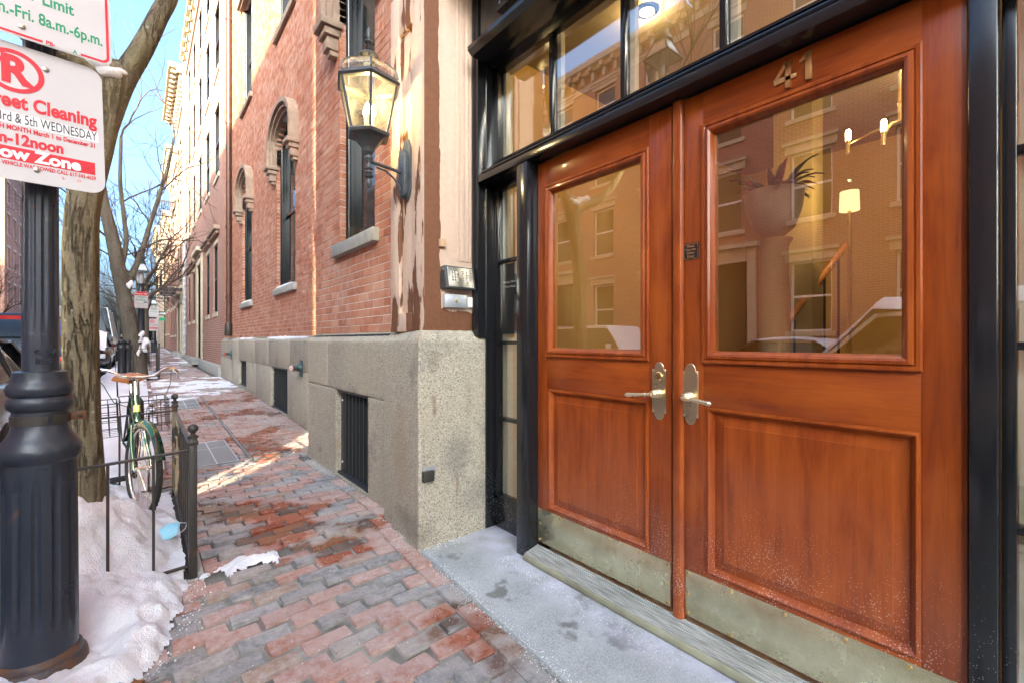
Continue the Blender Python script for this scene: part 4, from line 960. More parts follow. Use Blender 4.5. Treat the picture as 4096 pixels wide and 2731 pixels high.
m = MB(); rg = [[(.68*r*math.cos(a0+R(8)*k), .68*r*math.sin(a0+R(8)*k), z) for r, z in ((.118,.998),(.124,.998),(.124,1.032),(.118,1.032))] for k in range(0, 45)]; m.ring_loft(rg, False, True); st = m.build('steel_strap', MAT['iron'], lp, True, 30)
m = MB(); M0 = Matrix.Rotation(R(8), 4, 'Z'); m.box((.081,-.006,.998),(.131,.008,1.032), M0); m.build('strap_lug', mk_iron('rust', 2.2, (.10,.04,.02)), lp, bevel=.003)
m = MB(); m.sphere((.111,-.008,1.015), .008, 8, 6); m.v = [tuple(M0 @ Vector(p)) for p in m.v]; m.build('strap_bolt', MAT['iron'], lp)
def cast_text(s, z, size):
    ang = R(-72); r = .0525
    M1 = facing((r*math.cos(ang), r*math.sin(ang), z), (-math.sin(ang), math.cos(ang), 0), (0,0,1)); text(s, size*.8, MAT['post'], M1, lp, ext=.004, off=.001)
cast_text('C. OF', 1.275, .032); cast_text('BOS.', 1.240, .032)

def rounded(w_, h, r, n=6):
    pts = []
    for cx, cz, a0 in ((w_-r,h-r,0),(-w_+r,h-r,90),(-w_+r,-h+r,180),(w_-r,-h+r,270)):
        pts += [(cx+r*math.cos(R(a0+90*i/n)), cz+r*math.sin(R(a0+90*i/n))) for i in range(n+1)]
    return pts
def signboard(name, label, F, w_, h, r=.035, group=None, th=.002):
    """F: 4x4 frame, x right, y up, z towards the reader"""
    t = link(name, None); t.matrix_basis = F; tag(t, label, 'sign', group)
    m = MB(); pts = rounded(w_/2, h/2, r); m.ring_loft([[(a,b,-th) for a,b in pts], [(a,b,0) for a,b in pts]]); m.build('panel', MAT['sign'], t, bevel=.0006, seg=1); return t
def flat(t, name, poly, mat, z=.0006, th=.0006):
    m = MB(); m.ring_loft([[(a,b,z-.0005) for a,b in poly], [(a,b,z+th) for a,b in poly]]); return m.build(name, mat, t)
def tx(t, s, x, y, size, mat, sx=1.0, off=.0, align='CENTER', z=.0008, sp=1.0, fit=0):
    o = text(s, size, mat, Matrix.Translation((x,y,z)), t, ext=.0003, off=off, align=align, sx=1 if fit else sx, spacing=sp)
    if fit: o['fit'] = fit
    return o
def ringband(t, name, pts_o, pts_i, mat, z=.0006, skip=()):
    m = MB(); n = len(pts_o)
    for i in range(n):
        if i in skip: continue
        k = (i+1) % n; q = [pts_o[i], pts_o[k], pts_i[k], pts_i[i]]; m.ring_loft([[(a,b,z-.0005) for a,b in q], [(a,b,z+.0005) for a,b in q]])
    return m.build(name, mat, t)
def screw(t, x, y):
    m = MB(); m.lathe([(.0001,.006),(.006,.0055),(.0095,.003),(.010,0)], (x,y,.0005), 12); m.build('bolt', MAT['steel'], t, True, 40)
SR = Vector((.985, .17, .02)).normalized(); SU = Vector((-.02, .045, 1)).normalized(); SN = SR.cross(SU).normalized(); SU = SN.cross(SR)
def sframe(c): return facing(c, SR, SU)
# street-cleaning sign
C1 = Vector((-.113, 2.444, 2.078)) - SR*.172
s1 = signboard('parking_sign', 'white street cleaning tow zone sign in red lettering on the near lamp post', sframe(C1), .345, .50, .045)
def circ(x, y, r, n=40): return [(x+r*math.cos(2*math.pi*i/n), y+r*math.sin(2*math.pi*i/n)) for i in range(n)]
ringband(s1, 'prohibition_ring', circ(-.068,.148,.078), circ(-.068,.148,.063), MAT['red'])
tx(s1, 'R', -.066, .147, .138, MAT['red'], .92, .006, fit=.078)
flat(s1, 'prohibition_bar', [(-.127,.197),(-.117,.207),(-.008,.099),(-.018,.089)], MAT['red'], .0014)
tx(s1, 'Street Cleaning', -.004, .036, .070, MAT['red'], .70, .0024, fit=.312)
flat(s1, 'date_sticker', [(-.158,-.046),(.156,-.046),(.156,-.004),(-.158,-.004)], MAT['white'], .0007, .0003)
tx(s1, '1st, 3rd & 5th WEDNESDAY', -.002, -.025, .050, MAT['greytxt'], .62, .0004, z=.0016, fit=.302)
tx(s1, 'OF EACH MONTH March 1 to December 31', -.008, -.062, .0235, MAT['red'], .74, .0008, fit=.308)
tx(s1, '8am-12noon', -.052, -.102, .055, MAT['red'], .80, .0022, fit=.215)
flat(s1, 'tow_band', [(-.158,-.178),(.143,-.178),(.143,-.130),(-.158,-.130)], MAT['red'])
tx(s1, 'Tow Zone', -.020, -.154, .058, MAT['white'], .86, .0022, z=.0016, fit=.245)
tx(s1, 'IF YOUR VEHICLE WAS TOWED CALL 617-343-4629', -.006, -.192, .0190, MAT['red'], .72, .0005, fit=.30)
tx(s1, 'S-       -D', .075, -.213, .014, MAT['red'], 1)
for x, y in ((.014,.188),(-.018,-.199)): screw(s1, x, y)
# visitor parking sign above it
C0 = Vector((-.093, 2.440, 2.580)) - SR*.184
s0 = signboard('parking_sign', 'white visitor parking sign with green lettering and red border above the tow zone sign', sframe(C0), .368, .475, .030)
po, pi_ = rounded(.176, .230, .024), rounded(.168, .222, .018)
ringband(s0, 'border', po, pi_, MAT['red'])
tx(s0, 'Visitor', .0, .14, .085, MAT['green'], .9, .001, fit=.22); tx(s0, 'Parking', .0, .045, .085, MAT['green'], .9, .001, fit=.24)
tx(s0, '2 Hour Limit', -.035, -.066, .060, MAT['green'], .92, .0014, fit=.222); tx(s0, 'Mon.-Fri. 8a.m.-6p.m.', -.006, -.146, .060, MAT['green'], .74, .0012, fit=.325)
flat(s0, 'border_gap', [(-.010,-.2325),(.092,-.2325),(.092,-.2195),(-.010,-.2195)], MAT['sign'], .0014, .0003)
tx(s0, 'PB-', .010, -.225, .020, MAT['red'], .9, .0005, z=.0020); tx(s0, 'A', .076, -.225, .019, MAT['green'], .9, .0005, z=.0020)
for x, y in ((-.062,-.196),(-.062,.20)): screw(s0, x, y)
# pole straps behind the signs
for c in (C1, C0):
    t = None
for zc, nm in ((2.25,'lower'),(2.42,'upper')):
    t = thing('sign_bracket', 'steel strap holding the %s parking sign to the near lamp post' % nm, 'bracket', (LP[0], LP[1], 0)); r_ = .68*.075+.005
    m = MB(); rg = [[(r*math.cos(R(15)*k), r*math.sin(R(15)*k), zc+dz) for r, dz in ((r_-.008,-.012),(r_+.003,-.012),(r_+.003,.012),(r_-.008,.012))] for k in range(25)]; m.ring_loft(rg, False, True); m.build('strap', MAT['galv'], t, True, 30)

# ------------------------------------------------------------ iron railing round the tree pit
def rail_guard(name, label, x1, y0, y1, h, x0=-.58, detail=True, n_y=10, skip=()):
    t = thing(name, label, 'railing'); G = ground
    def post(x, y):
        z = G(x, y); m = MB(); m.box((x-.019,y-.019,z-.05),(x+.019,y+.019,z+h+.035)); m.build('post', MAT['iron'], t, bevel=.003)
        m = MB(); m.lathe([(.026,0),(.026,.012),(.014,.018),(.010,.026),(.014,.030),(.022,.038),(.026,.052),(.022,.066),(.010,.075),(.001,.078)], (x,y,z+h+.035), 14); m.build('ball_finial', MAT['iron'], t, True, 60)
        m = MB(); m.box((x-.024,y-.024,z+h-.0),(x+.024,y+.024,z+h+.02)); m.build('post_collar', MAT['iron'], t, bevel=.003)
    post(x1, y0); post(x1, y1)
    def rail(a, b, dz, w_, hh):
        pa = (a[0],a[1],G(*a)+dz); pb = (b[0],b[1],G(*b)+dz); m = MB(); m.bar(pa, pb, w_, hh); m.build('rail', MAT['iron'], t, bevel=.002)
    for (a, b) in (((x0,y0),(x1-.02,y0)), ((x1,y0+.02),(x1,y1-.02)), ((x0,y1),(x1-.02,y1))):
        rail(a, b, h-.03, .026, .012); rail(a, b, .06, .022, .012)
    def bal(x, y):
        z = G(x, y); m = MB(); m.box((x-.0065,y-.0065,z+.055),(x+.0065,y+.0065,z+h-.03)); m.build('baluster', MAT['iron'], t)
    k = x1-.17
    while k > x0+.05:
        bal(k, y0)
        if not any(abs(k-q) < .05 for q in skip): bal(k, y1)
        k -= .18
    for i in range(1, n_y): bal(x1, y0+(y1-y0)*i/n_y)
    return t
rail_guard('tree_guard', 'low black iron railing with ball finials round the near tree and bicycle', .225, 3.045, 4.735, .72, skip=(-.06,))
# stone edging of the pit
for k, (a, b) in enumerate((((-.6,3.0),(.262,3.035)), ((.245,3.036),(.275,4.75)), ((-.6,4.745),(.262,4.775)))):
    m = MB(); z = ground(a[0]*.5+b[0]*.5, a[1]); m.box((a[0],a[1],z-.1),(b[0],b[1],z+.012)); tag(m.build('pit_edging', MAT['concrete'], None, bevel=.004), ['stone edging under the near rail of the tree guard', 'stone edging along the pavement side of the near tree pit', 'stone edging at the far end of the near tree pit'][k], 'edging', 'stone edging of the tree pit')
# ------------------------------------------------------------ bicycle
def bicycle():
    fwd = Vector((.06,-1,0)).normalized(); ang = math.atan2(fwd.y, fwd.x); o = Vector((-.045, 5.27, 0)); o.z = ground(o.x, o.y)+.045
    B = thing('bicycle', 'dark green bicycle with tan saddle and wire baskets parked by the tree', 'bicycle')
    B.matrix_basis = Matrix.Translation(o) @ Matrix.Rotation(ang, 4, 'Z') @ Matrix.Rotation(R(2.0), 4, 'X') @ Matrix.Rotation(R(1.5), 4, 'Y')
    ra, bb, st, ht, hb, fa = Vector((0,0,.335)), Vector((.43,0,.285)), Vector((.275,0,.78)), Vector((.835,0,.83)), Vector((.885,0,.665)), Vector((1.03,0,.335))
    g = MAT['bike']; m = MB()
    m.tube([st, ht-Vector((0,0,.03))], .015, 10); m.tube([bb, hb+Vector((-.01,0,.02))], .017, 10); m.tube([bb, st+Vector((-.012,0,.04))], .015, 10); m.tube([hb+Vector((.005,0,-.01)), ht+Vector((-.004,0,.015))], .019, 12)
    for s in (-1, 1):
        m.tube([bb+Vector((0,s*.02,0)), ra+Vector((.1,s*.05,.0)), ra+Vector((0,s*.058,0))], .009, 8); m.tube([st+Vector((-.01,s*.012,-.02)), ra+Vector((.03,s*.05,.06)), ra+Vector((0,s*.058,0))], .008, 8)
    m.build('frame', g, B, True, 50)
    m = MB(); m.lathe([(.0195,-.025),(.0205,-.02),(.0205,.02),(.0195,.025)], (0,0,0), 12); Mh = Matrix.Translation((.862,0,.75)) @ Matrix.Rotation(R(-17),4,'Y'); m.v = [tuple(Mh @ Vector(p)) for p in m.v]; m.build('head_badge', simple('badge', (.55,.40,.12), .4, var=.6, sc=90), B, True)
    def wheel(c, par, name='wheel'):
        w_ = link(name, None, par); w_.location = c
        prof = [(.318+.0185*math.cos(2*math.pi*k/10), .0185*math.sin(2*math.pi*k/10)) for k in range(10)]
        def torus(R0, r0, ns, nr, sq=1):
            m = MB(); rings = []
            for i in range(ns):
                a = 2*math.pi*i/ns; rings.append([((R0+r0*math.cos(2*math.pi*k/nr))*math.cos(a), sq*r0*math.sin(2*math.pi*k/nr), (R0+r0*math.cos(2*math.pi*k/nr))*math.sin(a)) for k in range(nr)])
            rings.append(rings[0]); m.ring_loft(rings, False, True); return m
        torus(.317,.0195,48,10).build('tyre', MAT['tyre'], w_, True, 80); torus(.291,.010,48,6,1.1).build('rim', MAT['chrome'], w_, True, 80)
        m = MB()
        for i in range(48):
            a = 2*math.pi*i/48
            for s in (-1, 1): m.box((.330*math.cos(a)-.004, s*.008-.005, .330*math.sin(a)-.006), (.330*math.cos(a)+.004, s*.008+.005, .330*math.sin(a)+.006), Matrix.Translation(Vector((.006*math.cos(a+.06*s),0,.006*math.sin(a+.06*s)))))
        tag(m.build('tread', MAT['tyre'], w_), kind='stuff')
        m = MB()
        for i in range(28):
            a = 2*math.pi*i/28; b = a+(.9 if i % 4 < 2 else -.9); s = 1 if i % 2 else -1
            m.tube([(.022*math.cos(b), s*.03, .022*math.sin(b)), (.285*math.cos(a), 0, .285*math.sin(a))], .0013, 4, False)
        tag(m.build('spokes', MAT['chrome'], w_), kind='stuff'); m = MB(); m.tube([(0,-.05,0),(0,.05,0)], .016, 10); m.build('hub', MAT['chrome'], w_, True, 40); return w_
    wheel(ra, B)
    # steered front end
    ax = (ht-hb).normalized(); F = link('front_fork', None, B); F.matrix_basis = Matrix.Translation(hb) @ Matrix.Rotation(R(13), 4, ax) ; T = lambda p: Vector(p)-hb
    m = MB()
    for s in (-1, 1): m.tube([T(hb+Vector((.004,s*.035,-.03))), T(hb+Vector((.05,s*.045,-.16))), T(fa+Vector((-.035,s*.05,.08))), T(fa+Vector((0,s*.052,0)))], [.013,.013,.010,.008], 8)
    m.tube([T(hb+Vector((.004,-.036,-.03))), T(hb+Vector((.0,0,-.012))), T(hb+Vector((.004,.036,-.03)))], .015, 8); m.build('fork', g, F, True, 50)
    wf = wheel(T(fa), F)
    m = MB(); rows = []
    for i in range(15):
        a = R(20+i*9.5); rows.append([(T(fa)+Vector((.352*math.cos(a), y, .352*math.sin(a)-abs(y)*.35))) for y in (-.028,-.015,0,.015,.028)])
    m.ring_loft(rows, False, False); m.build('mudguard', g, F, True, 80)
    stem = T(ht)+ax*.02
    m = MB(); m.tube([stem, stem+ax*.09], .0145, 10); m.tube([stem+ax*.085, stem+ax*.115, stem+ax*.13+Vector((.03,0,.0)), stem+ax*.135+Vector((.065,0,.004))], .014, 10); m.build('stem', MAT['chrome'], F, True, 50)
    hbp = stem+ax*.135+Vector((.065,0,.004)); m = MB()
    half = [(0,0,0),(.0,.05,.0),(.005,.10,.012),(-.02,.16,.050),(-.06,.21,.060),(-.12,.255,.050),(-.17,.285,.035)]
    m.tube([hbp+Vector((a,-b,c)) for a,b,c in reversed(half)]+[hbp+Vector((a,b,c)) for a,b,c in half[1:]], .0115, 10); m.build('handlebar', MAT['chrome'], F, True, 60)
    for s in (-1, 1):
        m = MB(); m.tube([hbp+Vector((-.15,s*.273,.041)), hbp+Vector((-.245,s*.325,.015))], .017, 10); m.build('grip', MAT['leather'] if s > 0 else simple('cream_grip', (.62,.55,.42), .6), F, True, 40)
        m = MB(); m.tube([hbp+Vector((-.10,s*.245,.045)), hbp+Vector((-.08,s*.275,.01)), hbp+Vector((-.14,s*.305,-.025)), hbp+Vector((-.20,s*.335,-.04))], [.011,.008,.006,.005], 6); m.build('brake_lever', MAT['chrome'], F, True, 50)
        m = MB(); e = T(hb)+Vector((.055,s*.03,-.045))
        m.tube([hbp+Vector((-.10,s*.24,.03)), hbp+Vector((.02,s*.20,-.05)), hbp+Vector((.06,s*.15,-.17)), hbp+Vector((.045,s*.05,-.22)), e], .0028, 6, False); m.build('brake_cable', MAT['rubber'], F, True)
    m = MB()
    for s in (-1, 1): m.tube([T(hb)+Vector((.04,s*.005,.0)), T(hb)+Vector((.06,s*.035,-.03)), T(hb)+Vector((.06,s*.042,-.07))], .006, 6)
    m.build('caliper', MAT['chrome'], F, True)
    # saddle, crank, chain guard, rack and baskets
    m = MB(); rows = []
    for i in range(11):
        u = i/10; w_ = .10*(1-smooth(.1,.55,u))+.022; z = .955+.012*math.cos(u*5)-.012*u; x = .16+.27*u
        rows.append([(x, w_*math.cos(R(a)), z-.055*(1-abs(math.sin(R(a))))-.0 if a in (0,180) else z-.03*abs(math.cos(R(a)))) for a in (0,30,60,90,120,150,180)])
    m.ring_loft(rows, False, False); m.build('saddle', MAT['leather'], B, True, 80)
    m = MB(); m.tube([st, (.255,0,.915)], .0125, 8); m.build('seat_post', MAT['chrome'], B, True)
    m = MB(); m.lathe([(.085,-.003),(.09,0),(.085,.003)], (0,0,0), 24, Matrix.Rotation(R(90),3,'X')); m.v = [(p[0]+bb.x, p[1]-.045, p[2]+bb.z) for p in m.v]; m.build('chainring', MAT['dark'], B)
    for s, dx, dz in ((-1,.12,-.12),(1,-.12,.12)):
        m = MB(); m.tube([bb+Vector((0,s*.05,0)), bb+Vector((dx,s*.065,dz))], .009, 6); m.build('crank', MAT['chrome'], B, True); m = MB(); m.box(tuple(bb+Vector((dx-.045,s*.07,dz-.012))), tuple(bb+Vector((dx+.045,s*.165,dz+.012)))); m.build('pedal', MAT['rubber'], B, bevel=.004)
    m = MB()
    for s in (-.07, 0, .07): m.tube([(.20,s,.72),(-.20,s,.72)], .005, 6)
    m.tube([(.20,-.07,.72),(.22,0,.72),(.20,.07,.72)], .005, 6); m.tube([(-.2,-.07,.72),(-.22,0,.72),(-.2,.07,.72)], .005, 6)
    for s in (-1, 1): m.tube([(-.1,s*.07,.72),(0,s*.065,.35)], .005, 6); m.tube([(-.21,s*.075,.72),(-.21,s*.075,.86),(-.21,0,.87)], .006, 6)
    m.build('rack', g, B, True)
    def basket(s):
        k = link('basket', None, B); y0, y1, x0, x1, z0, z1 = s*.085, s*.265, -.24, .10, .42, .70; m = MB()
        for z in (z0, z0+.07, z0+.14, z0+.21, z1): m.tube([(x0,y0,z),(x0,y1,z),(x1,y1,z),(x1,y0,z),(x0,y0,z)], .0028 if z < z1 else .004, 4)
        for i in range(5):
            x = x0+(x1-x0)*i/4; m.tube([(x,y0,z1),(x,y0,z0),(x,y1,z0),(x,y1,z1)], .0028, 4)
        for i in range(1, 3):
            y = y0+(y1-y0)*i/3; m.tube([(x0,y,z1),(x0,y,z0),(x1,y,z0),(x1,y,z1)], .0028, 4)
        m.build('wire_mesh', MAT['dark'], k, True)
    basket(-1); basket(1)
bicycle()

# ------------------------------------------------------------ bare trees
def grow(m, p, d, r, L, depth, rr, lean=None, rmin=.004, spread=.55, wig=.14):
    """recursive bare branch"""
    n = 5 if depth > 1 else 4; pts = [p.copy()]; rs = [r]; q = p.copy(); dd = d.copy()
    r1 = max(rmin*.6, r*.55)
    for i in range(n):
        dd = (dd + Vector((rr.gauss(0,wig), rr.gauss(0,wig), rr.gauss(0,wig)+.05))).normalized(); q = q + dd*L/n
        pts.append(q.copy()); rs.append(r+(r1-r)*(i+1)/n)
    m.tube(pts, rs, 6 if r > .02 else (4 if r > .007 else 3), False)
    if depth <= 0: return
    kids = rr.choice((2,3,3)) + (1 if depth > 2 else 0)
    for k in range(kids):
        i = rr.randrange(2, n+1) if k else n; b = pts[i]
        ax = Vector((rr.gauss(0,1), rr.gauss(0,1), rr.gauss(0,.6))).normalized()
        nd = (Matrix.Rotation(rr.uniform(.25,.25+spread)*(1 if k else .5), 3, ax) @ dd).normalized()
        if lean: nd = (nd+lean*.12).normalized()
        grow(m, b, nd, max(rmin, rs[i]*rr.uniform(.55,.8)), L*rr.uniform(.62,.85), depth-1, rr, lean, rmin, spread, wig)
def trunk_mesh(path, radii, name, mat, parent, seg=28, rough=.05, sub=6):
    m = MB(); P = [Vector(p) for p in path]; rings = []
    N = (len(P)-1)*sub
    for i in range(N+1):
        t_ = i/sub; k = min(int(t_), len(P)-2); f = t_-k
        p0, p1, p2, p3 = P[max(k-1,0)], P[k], P[k+1], P[min(k+2,len(P)-1)]
        c = .5*((2*p1)+(p2-p0)*f+(2*p0-5*p1+4*p2-p3)*f*f+(3*p1-p0-3*p2+p3)*f**3); r = radii[k]+(radii[k+1]-radii[k])*f
        d = (p2-p1).normalized(); a = d.cross(Vector((0,1,0))).normalized(); b = a.cross(d)
        rings.append([c+(a*math.cos(2*math.pi*j/seg)+b*math.sin(2*math.pi*j/seg))*r*(1+rough*nz(math.cos(2*math.pi*j/seg)*2, math.sin(2*math.pi*j/seg)*2, c.z*1.5, 1.0)+.55*rough*nz(math.cos(2*math.pi*j/seg)*6, math.sin(2*math.pi*j/seg)*6, c.z*2.2, 1.0)-(.5*rough*max(0,1-9*abs(nz(math.cos(2*math.pi*j/seg)*3.2, math.sin(2*math.pi*j/seg)*3.2, c.z*1.6+5, 1.0))) if seg > 60 else 0)) for j in range(seg)])
    m.ring_loft(rings); return m.build(name, mat, parent, True, 80)
T1 = thing('street_tree', 'lichen-spotted forked bare tree inside the near iron railing', 'tree')
trunk_mesh([(-.245,3.5,-.1),(-.247,3.5,.30),(-.255,3.5,.75),(-.257,3.5,1.06),(-.256,3.5,1.62),(-.246,3.5,2.0),(-.184,3.5,2.33),(-.128,3.5,2.70),(-.10,3.52,2.86)], [.125,.098,.084,.079,.074,.073,.070,.074,.05], 'trunk', MAT['bark'], T1, 72, .12, 14)
trunk_mesh([(-.15,3.5,2.50),(-.085,3.52,2.76),(.008,3.55,3.01),(.085,3.56,3.24),(.16,3.58,3.50),(.26,3.6,4.2),(.24,3.5,5.2)], [.066,.062,.055,.05,.048,.042,.03], 'limb', MAT['bark'], T1, 28, .09)
trunk_mesh([(-.135,3.5,2.56),(-.20,3.47,2.71),(-.30,3.42,2.785),(-.41,3.38,2.83),(-.65,3.3,3.1),(-.95,3.2,3.8),(-1.15,3.1,4.8)], [.066,.056,.05,.047,.043,.036,.025], 'limb', MAT['bark'], T1, 24, .09)
m = MB(); rr = random.Random(3)
for b, d, r_, L in (((.24,3.5,5.2),(0,.1,1),.026,1.5), ((-1.15,3.1,4.8),(-.2,0,1),.024,1.4), ((.25,3.58,4.4),(.5,.3,.6),.02,1.3), ((-.95,3.2,3.8),(-.6,-.3,.5),.02,1.2), ((.25,3.55,4.8),(-.3,.6,.6),.018,1.2), ((-.65,3.3,3.2),(-.1,-.6,.8),.018,1.2)): grow(m, Vector(b), Vector(d).normalized(), r_, L, 3, rr)
m.build('crown', MAT['twig'], T1, True, 60)
m = MB()       # snow caught in the fork
for k, (x, y, z, r_) in enumerate(((-.205,3.44,2.80,.062),(-.145,3.45,2.765,.055),(-.26,3.41,2.825,.045),(-.085,3.47,2.80,.035))):
    m.sphere((x,y,z), r_, 14, 10, (1.25,.8,.75))
m.v = [tuple(Vector(p)+Vector((.02*nz(p[0],p[1],p[2],16),.0,.025*nz(p[2],p[0],p[1],15)))) for p in m.v]
tag(m.build('fork_snow', MAT['snow'], None, True, 80), 'snow caught in the fork of the near tree', 'snow', kind='stuff')
T2 = thing('street_tree', 'leaning grey bare tree inside the far iron railing', 'tree')
trunk_mesh([(-.05,16.3,.1),(-.08,16.35,.6),(-.20,16.4,1.5),(-.32,16.4,2.35),(-.44,16.4,3.1),(-.55,16.4,3.85),(-.72,16.4,4.75),(-.86,16.4,5.6)], [.27,.215,.185,.175,.165,.15,.125,.10], 'trunk', MAT['bark2'], T2, 28, .10)
trunk_mesh([(-.33,16.4,2.6),(-.10,16.6,3.3),(.06,16.8,3.87),(.22,17,4.6),(.45,17,5.55),(.68,17,6.6),(.8,17,7.4)], [.13,.075,.066,.058,.05,.04,.03], 'limb', MAT['bark2'], T2, 16, .08)
trunk_mesh([(-.45,16.4,3.1),(-.30,16.5,3.9),(-.35,16.5,4.7),(-.42,16.5,5.6),(-.40,16.4,6.8)], [.10,.055,.05,.045,.035], 'limb', MAT['bark2'], T2, 14, .08)
m = MB(); rr = random.Random(12)
for b, d, r_, L in (((.8,17,7.4),(.2,0,1),.026,1.6), ((.22,17,4.6),(-.5,.2,.7),.024,1.5), ((.06,16.8,3.9),(.6,.3,.5),.024,1.4), ((.45,17,5.6),(.7,-.2,.6),.022,1.4), ((-.86,16.4,5.6),(-.2,0,1),.06,2.0), ((-.40,16.4,6.8),(.1,.2,1),.03,1.6), ((-.42,16.5,5.0),(.6,.0,.5),.024,1.5), ((-.30,16.5,3.6),(.5,.4,.6),.02,1.3), ((.3,17,4.9),(.3,.4,.8),.02,1.5), ((.55,17,6.1),(-.4,.5,.6),.02,1.5), ((-.55,16.4,3.9),(-.8,-.2,.4),.03,1.8), ((-.3,16.4,2.3),(-.8,.2,.25),.018,1.3), ((-.25,16.4,1.9),(-.6,.5,.6),.015,1.1)): grow(m, Vector(b), Vector(d).normalized(), r_, L, 3, rr, None, .0035, .8, .2)
m.build('crown', MAT['twig'], T2, True, 60)
for (x, y, z, s) in ((.035,16.13,1.38,.10),(.12,16.2,1.12,.15),(-.03,16.12,.98,.09),(-.20,16.2,2.75,.09)):
    m = MB(); m.sphere((x,y,z), s, 14, 10, (.55,.45,1.3)); m.v = [tuple(Vector(p)+Vector((.9*s*nz(p[0],p[1],p[2],7),.03,1.0*s*nz(p[2],p[0],p[1],6)))) for p in m.v]; m.build('trunk_snow', MAT['snow'], T2, True, 80)
def far_tree(x, y, r0, h, label, seed, depth=4, lean=0):
    t = thing('street_tree', label, 'tree'); z = ground(x, y) if x > -1 else g_along(y); rr = random.Random(seed)
    trunk_mesh([(x,y,z-.1),(x+lean*.3,y,z+h*.5),(x+lean,y,z+h)], [r0*1.2,r0,r0*.75], 'trunk', MAT['bark2'], t, 12, .08, 4); m = MB()
    for k in range(5):
        a = 2*math.pi*k/5+rr.random(); grow(m, Vector((x+lean*(.7+.06*k),y,z+h*(.75+.06*k))), Vector((.6*math.cos(a),.6*math.sin(a),.75)).normalized(), r0*.5, 1.9, depth, rr, None, .008, .7, .16)
    m.build('crown', MAT['twig'], t, True, 60)
far_tree(.15, 24.5, .13, 3.4, 'slender bare tree just behind the far lamp post', 21)
far_tree(.25, 34.0, .14, 3.2, 'bare street tree farther down the pavement', 22)
far_tree(-9.9, 60.0, .16, 3.2, 'bare tree in front of the brick building across the street', 23, 4)
far_tree(-7.5, 74.0, .2, 3.5, 'distant bare tree rising behind the parked van', 24, 4)
far_tree(-2.5, 90.0, .2, 3.6, 'distant bare tree at the end of the street', 25, 4)
far_tree(-1.0, 62.0, .16, 3.3, 'bare tree between the van and the leaning tree', 26, 4)

# ------------------------------------------------------------ railing, bollards and lamp posts farther on
rail_guard('tree_guard', 'black iron railing round the leaning tree', .40, 15.6, 17.9, .85, n_y=8)
for k, (x, y) in enumerate(((-.36,15.0),(-.24,15.1))):
    t = thing('bollard', ['left of the two black iron bollards by the far tree guard', 'right of the two black iron bollards by the far tree guard'][k], 'bollard', (x, y, ground(x,y)), 0, 'black bollards at the far kerb')
    m = MB(); m.lathe([(.10,0),(.10,.08),(.075,.12),(.07,.80),(.09,.84),(.09,.90),(.05,.95)], (0,0,0), 16); m.build('shaft', MAT['dark'], t, True, 40); m = MB(); m.sphere((0,0,1.01), .075, 12, 8); m.build('ball', MAT['dark'], t, True)
def gas_head(t, z, s=1.0, P=None):
    P = P or MAT['verd']; q = lambda r, zz_: [(r*s*math.cos(math.pi/4+math.pi/2*k), r*s*math.sin(math.pi/4+math.pi/2*k), z+zz_*s) for k in range(4)]
    m = MB(); m.ring_loft([q(.06,0), q(.16,.03), q(.17,.05)]); m.build('lantern_tray', P, t)
    for k in range(4):
        a = q(.165,.05)[k]; b = q(.30,.50)[k]; m = MB(); m.bar(a, b, .018*s); m.build('lantern_bar', P, t)
        a2 = q(.16,.05)[(k+1)%4]; b2 = q(.292,.50)[(k+1)%4]; a1 = q(.16,.05)[k]; b1 = q(.292,.50)[k]
        m = MB(); m.add([a1,a2,b2,b1], [(0,1,2,3)]); m.build('lantern_pane', MAT['lamp_glass'], t)
        c1 = q(.13,.80)[k]; c2 = q(.13,.80)[(k+1)%4]; m = MB(); m.add([b1,b2,c2,c1], [(0,1,2,3)]); m.build('roof_pane', FROST, t); m = MB(); m.bar(b, c1, .018*s); m.build('roof_bar', P, t)
    m = MB(); m.ring_loft([q(.31,.49), q(.33,.50), q(.31,.53), q(.285,.53)], False); m.build('lantern_rim', P, t)
    m = MB(); m.lathe([(.15*s,z+.79*s),(.15*s,z+.83*s),(.10*s,z+.86*s),(.10*s,z+.98*s),(.16*s,z+1.0*s),(.13*s,z+1.06*s),(.06*s,z+1.12*s),(.03*s,z+1.18*s),(.04*s,z+1.22*s),(.001,z+1.26*s)], (0,0,0), 14); m.build('chimney', P, t, True, 40)
    m = MB(); m.lathe([(.05*s,z+.06*s),(.07*s,z+.2*s),(.055*s,z+.36*s),(.02*s,z+.42*s)], (0,0,0), 12); m.build('mantle_globe', FROST, t, True)
FROST = simple('frosted_glass', (.62,.66,.66), .25, var=.05)
m = MB(); m.lathe([(.077,3.58),(.10,3.60),(.10,3.64),(.06,3.70),(.06,3.80)], (0,0,0), 24); m.build('shaft_cap', MAT['post'], lp, True, 40); gas_head(lp, 3.78, .62, MAT['post'])
def far_lamp(x, y, label, s=1.0):
    t = thing('lamp_post', label, 'lamp post', (x, y, ground(x, y)), 0, 'gas lamps along the kerb')
    m = MB(); m.lathe([(.19,-.1),(.19,.08),(.15,.1),(.145,.6),(.18,.64),(.18,.70),(.12,.82),(.14,.9),(.14,.98),(.09,1.05),(.085,2.5),(.10,2.52),(.10,2.58),(.07,2.62),(.065,2.75)], (0,0,0), 20); m.build('post', MAT['post'], t, True, 40)
    m = MB(); m.tube([(-.32,0,2.62),(.32,0,2.62)], .018, 8); m.build('ladder_rest', MAT['post'], t, True); gas_head(t, 2.75, .85 if s == 1 else s)
    return t
far_lamp(.03, 18.4, 'gas lamp post behind the leaning tree carrying a visitor parking sign')
far_lamp(.70, 38.0, 'distant gas lamp post with two small signs at the kerb')
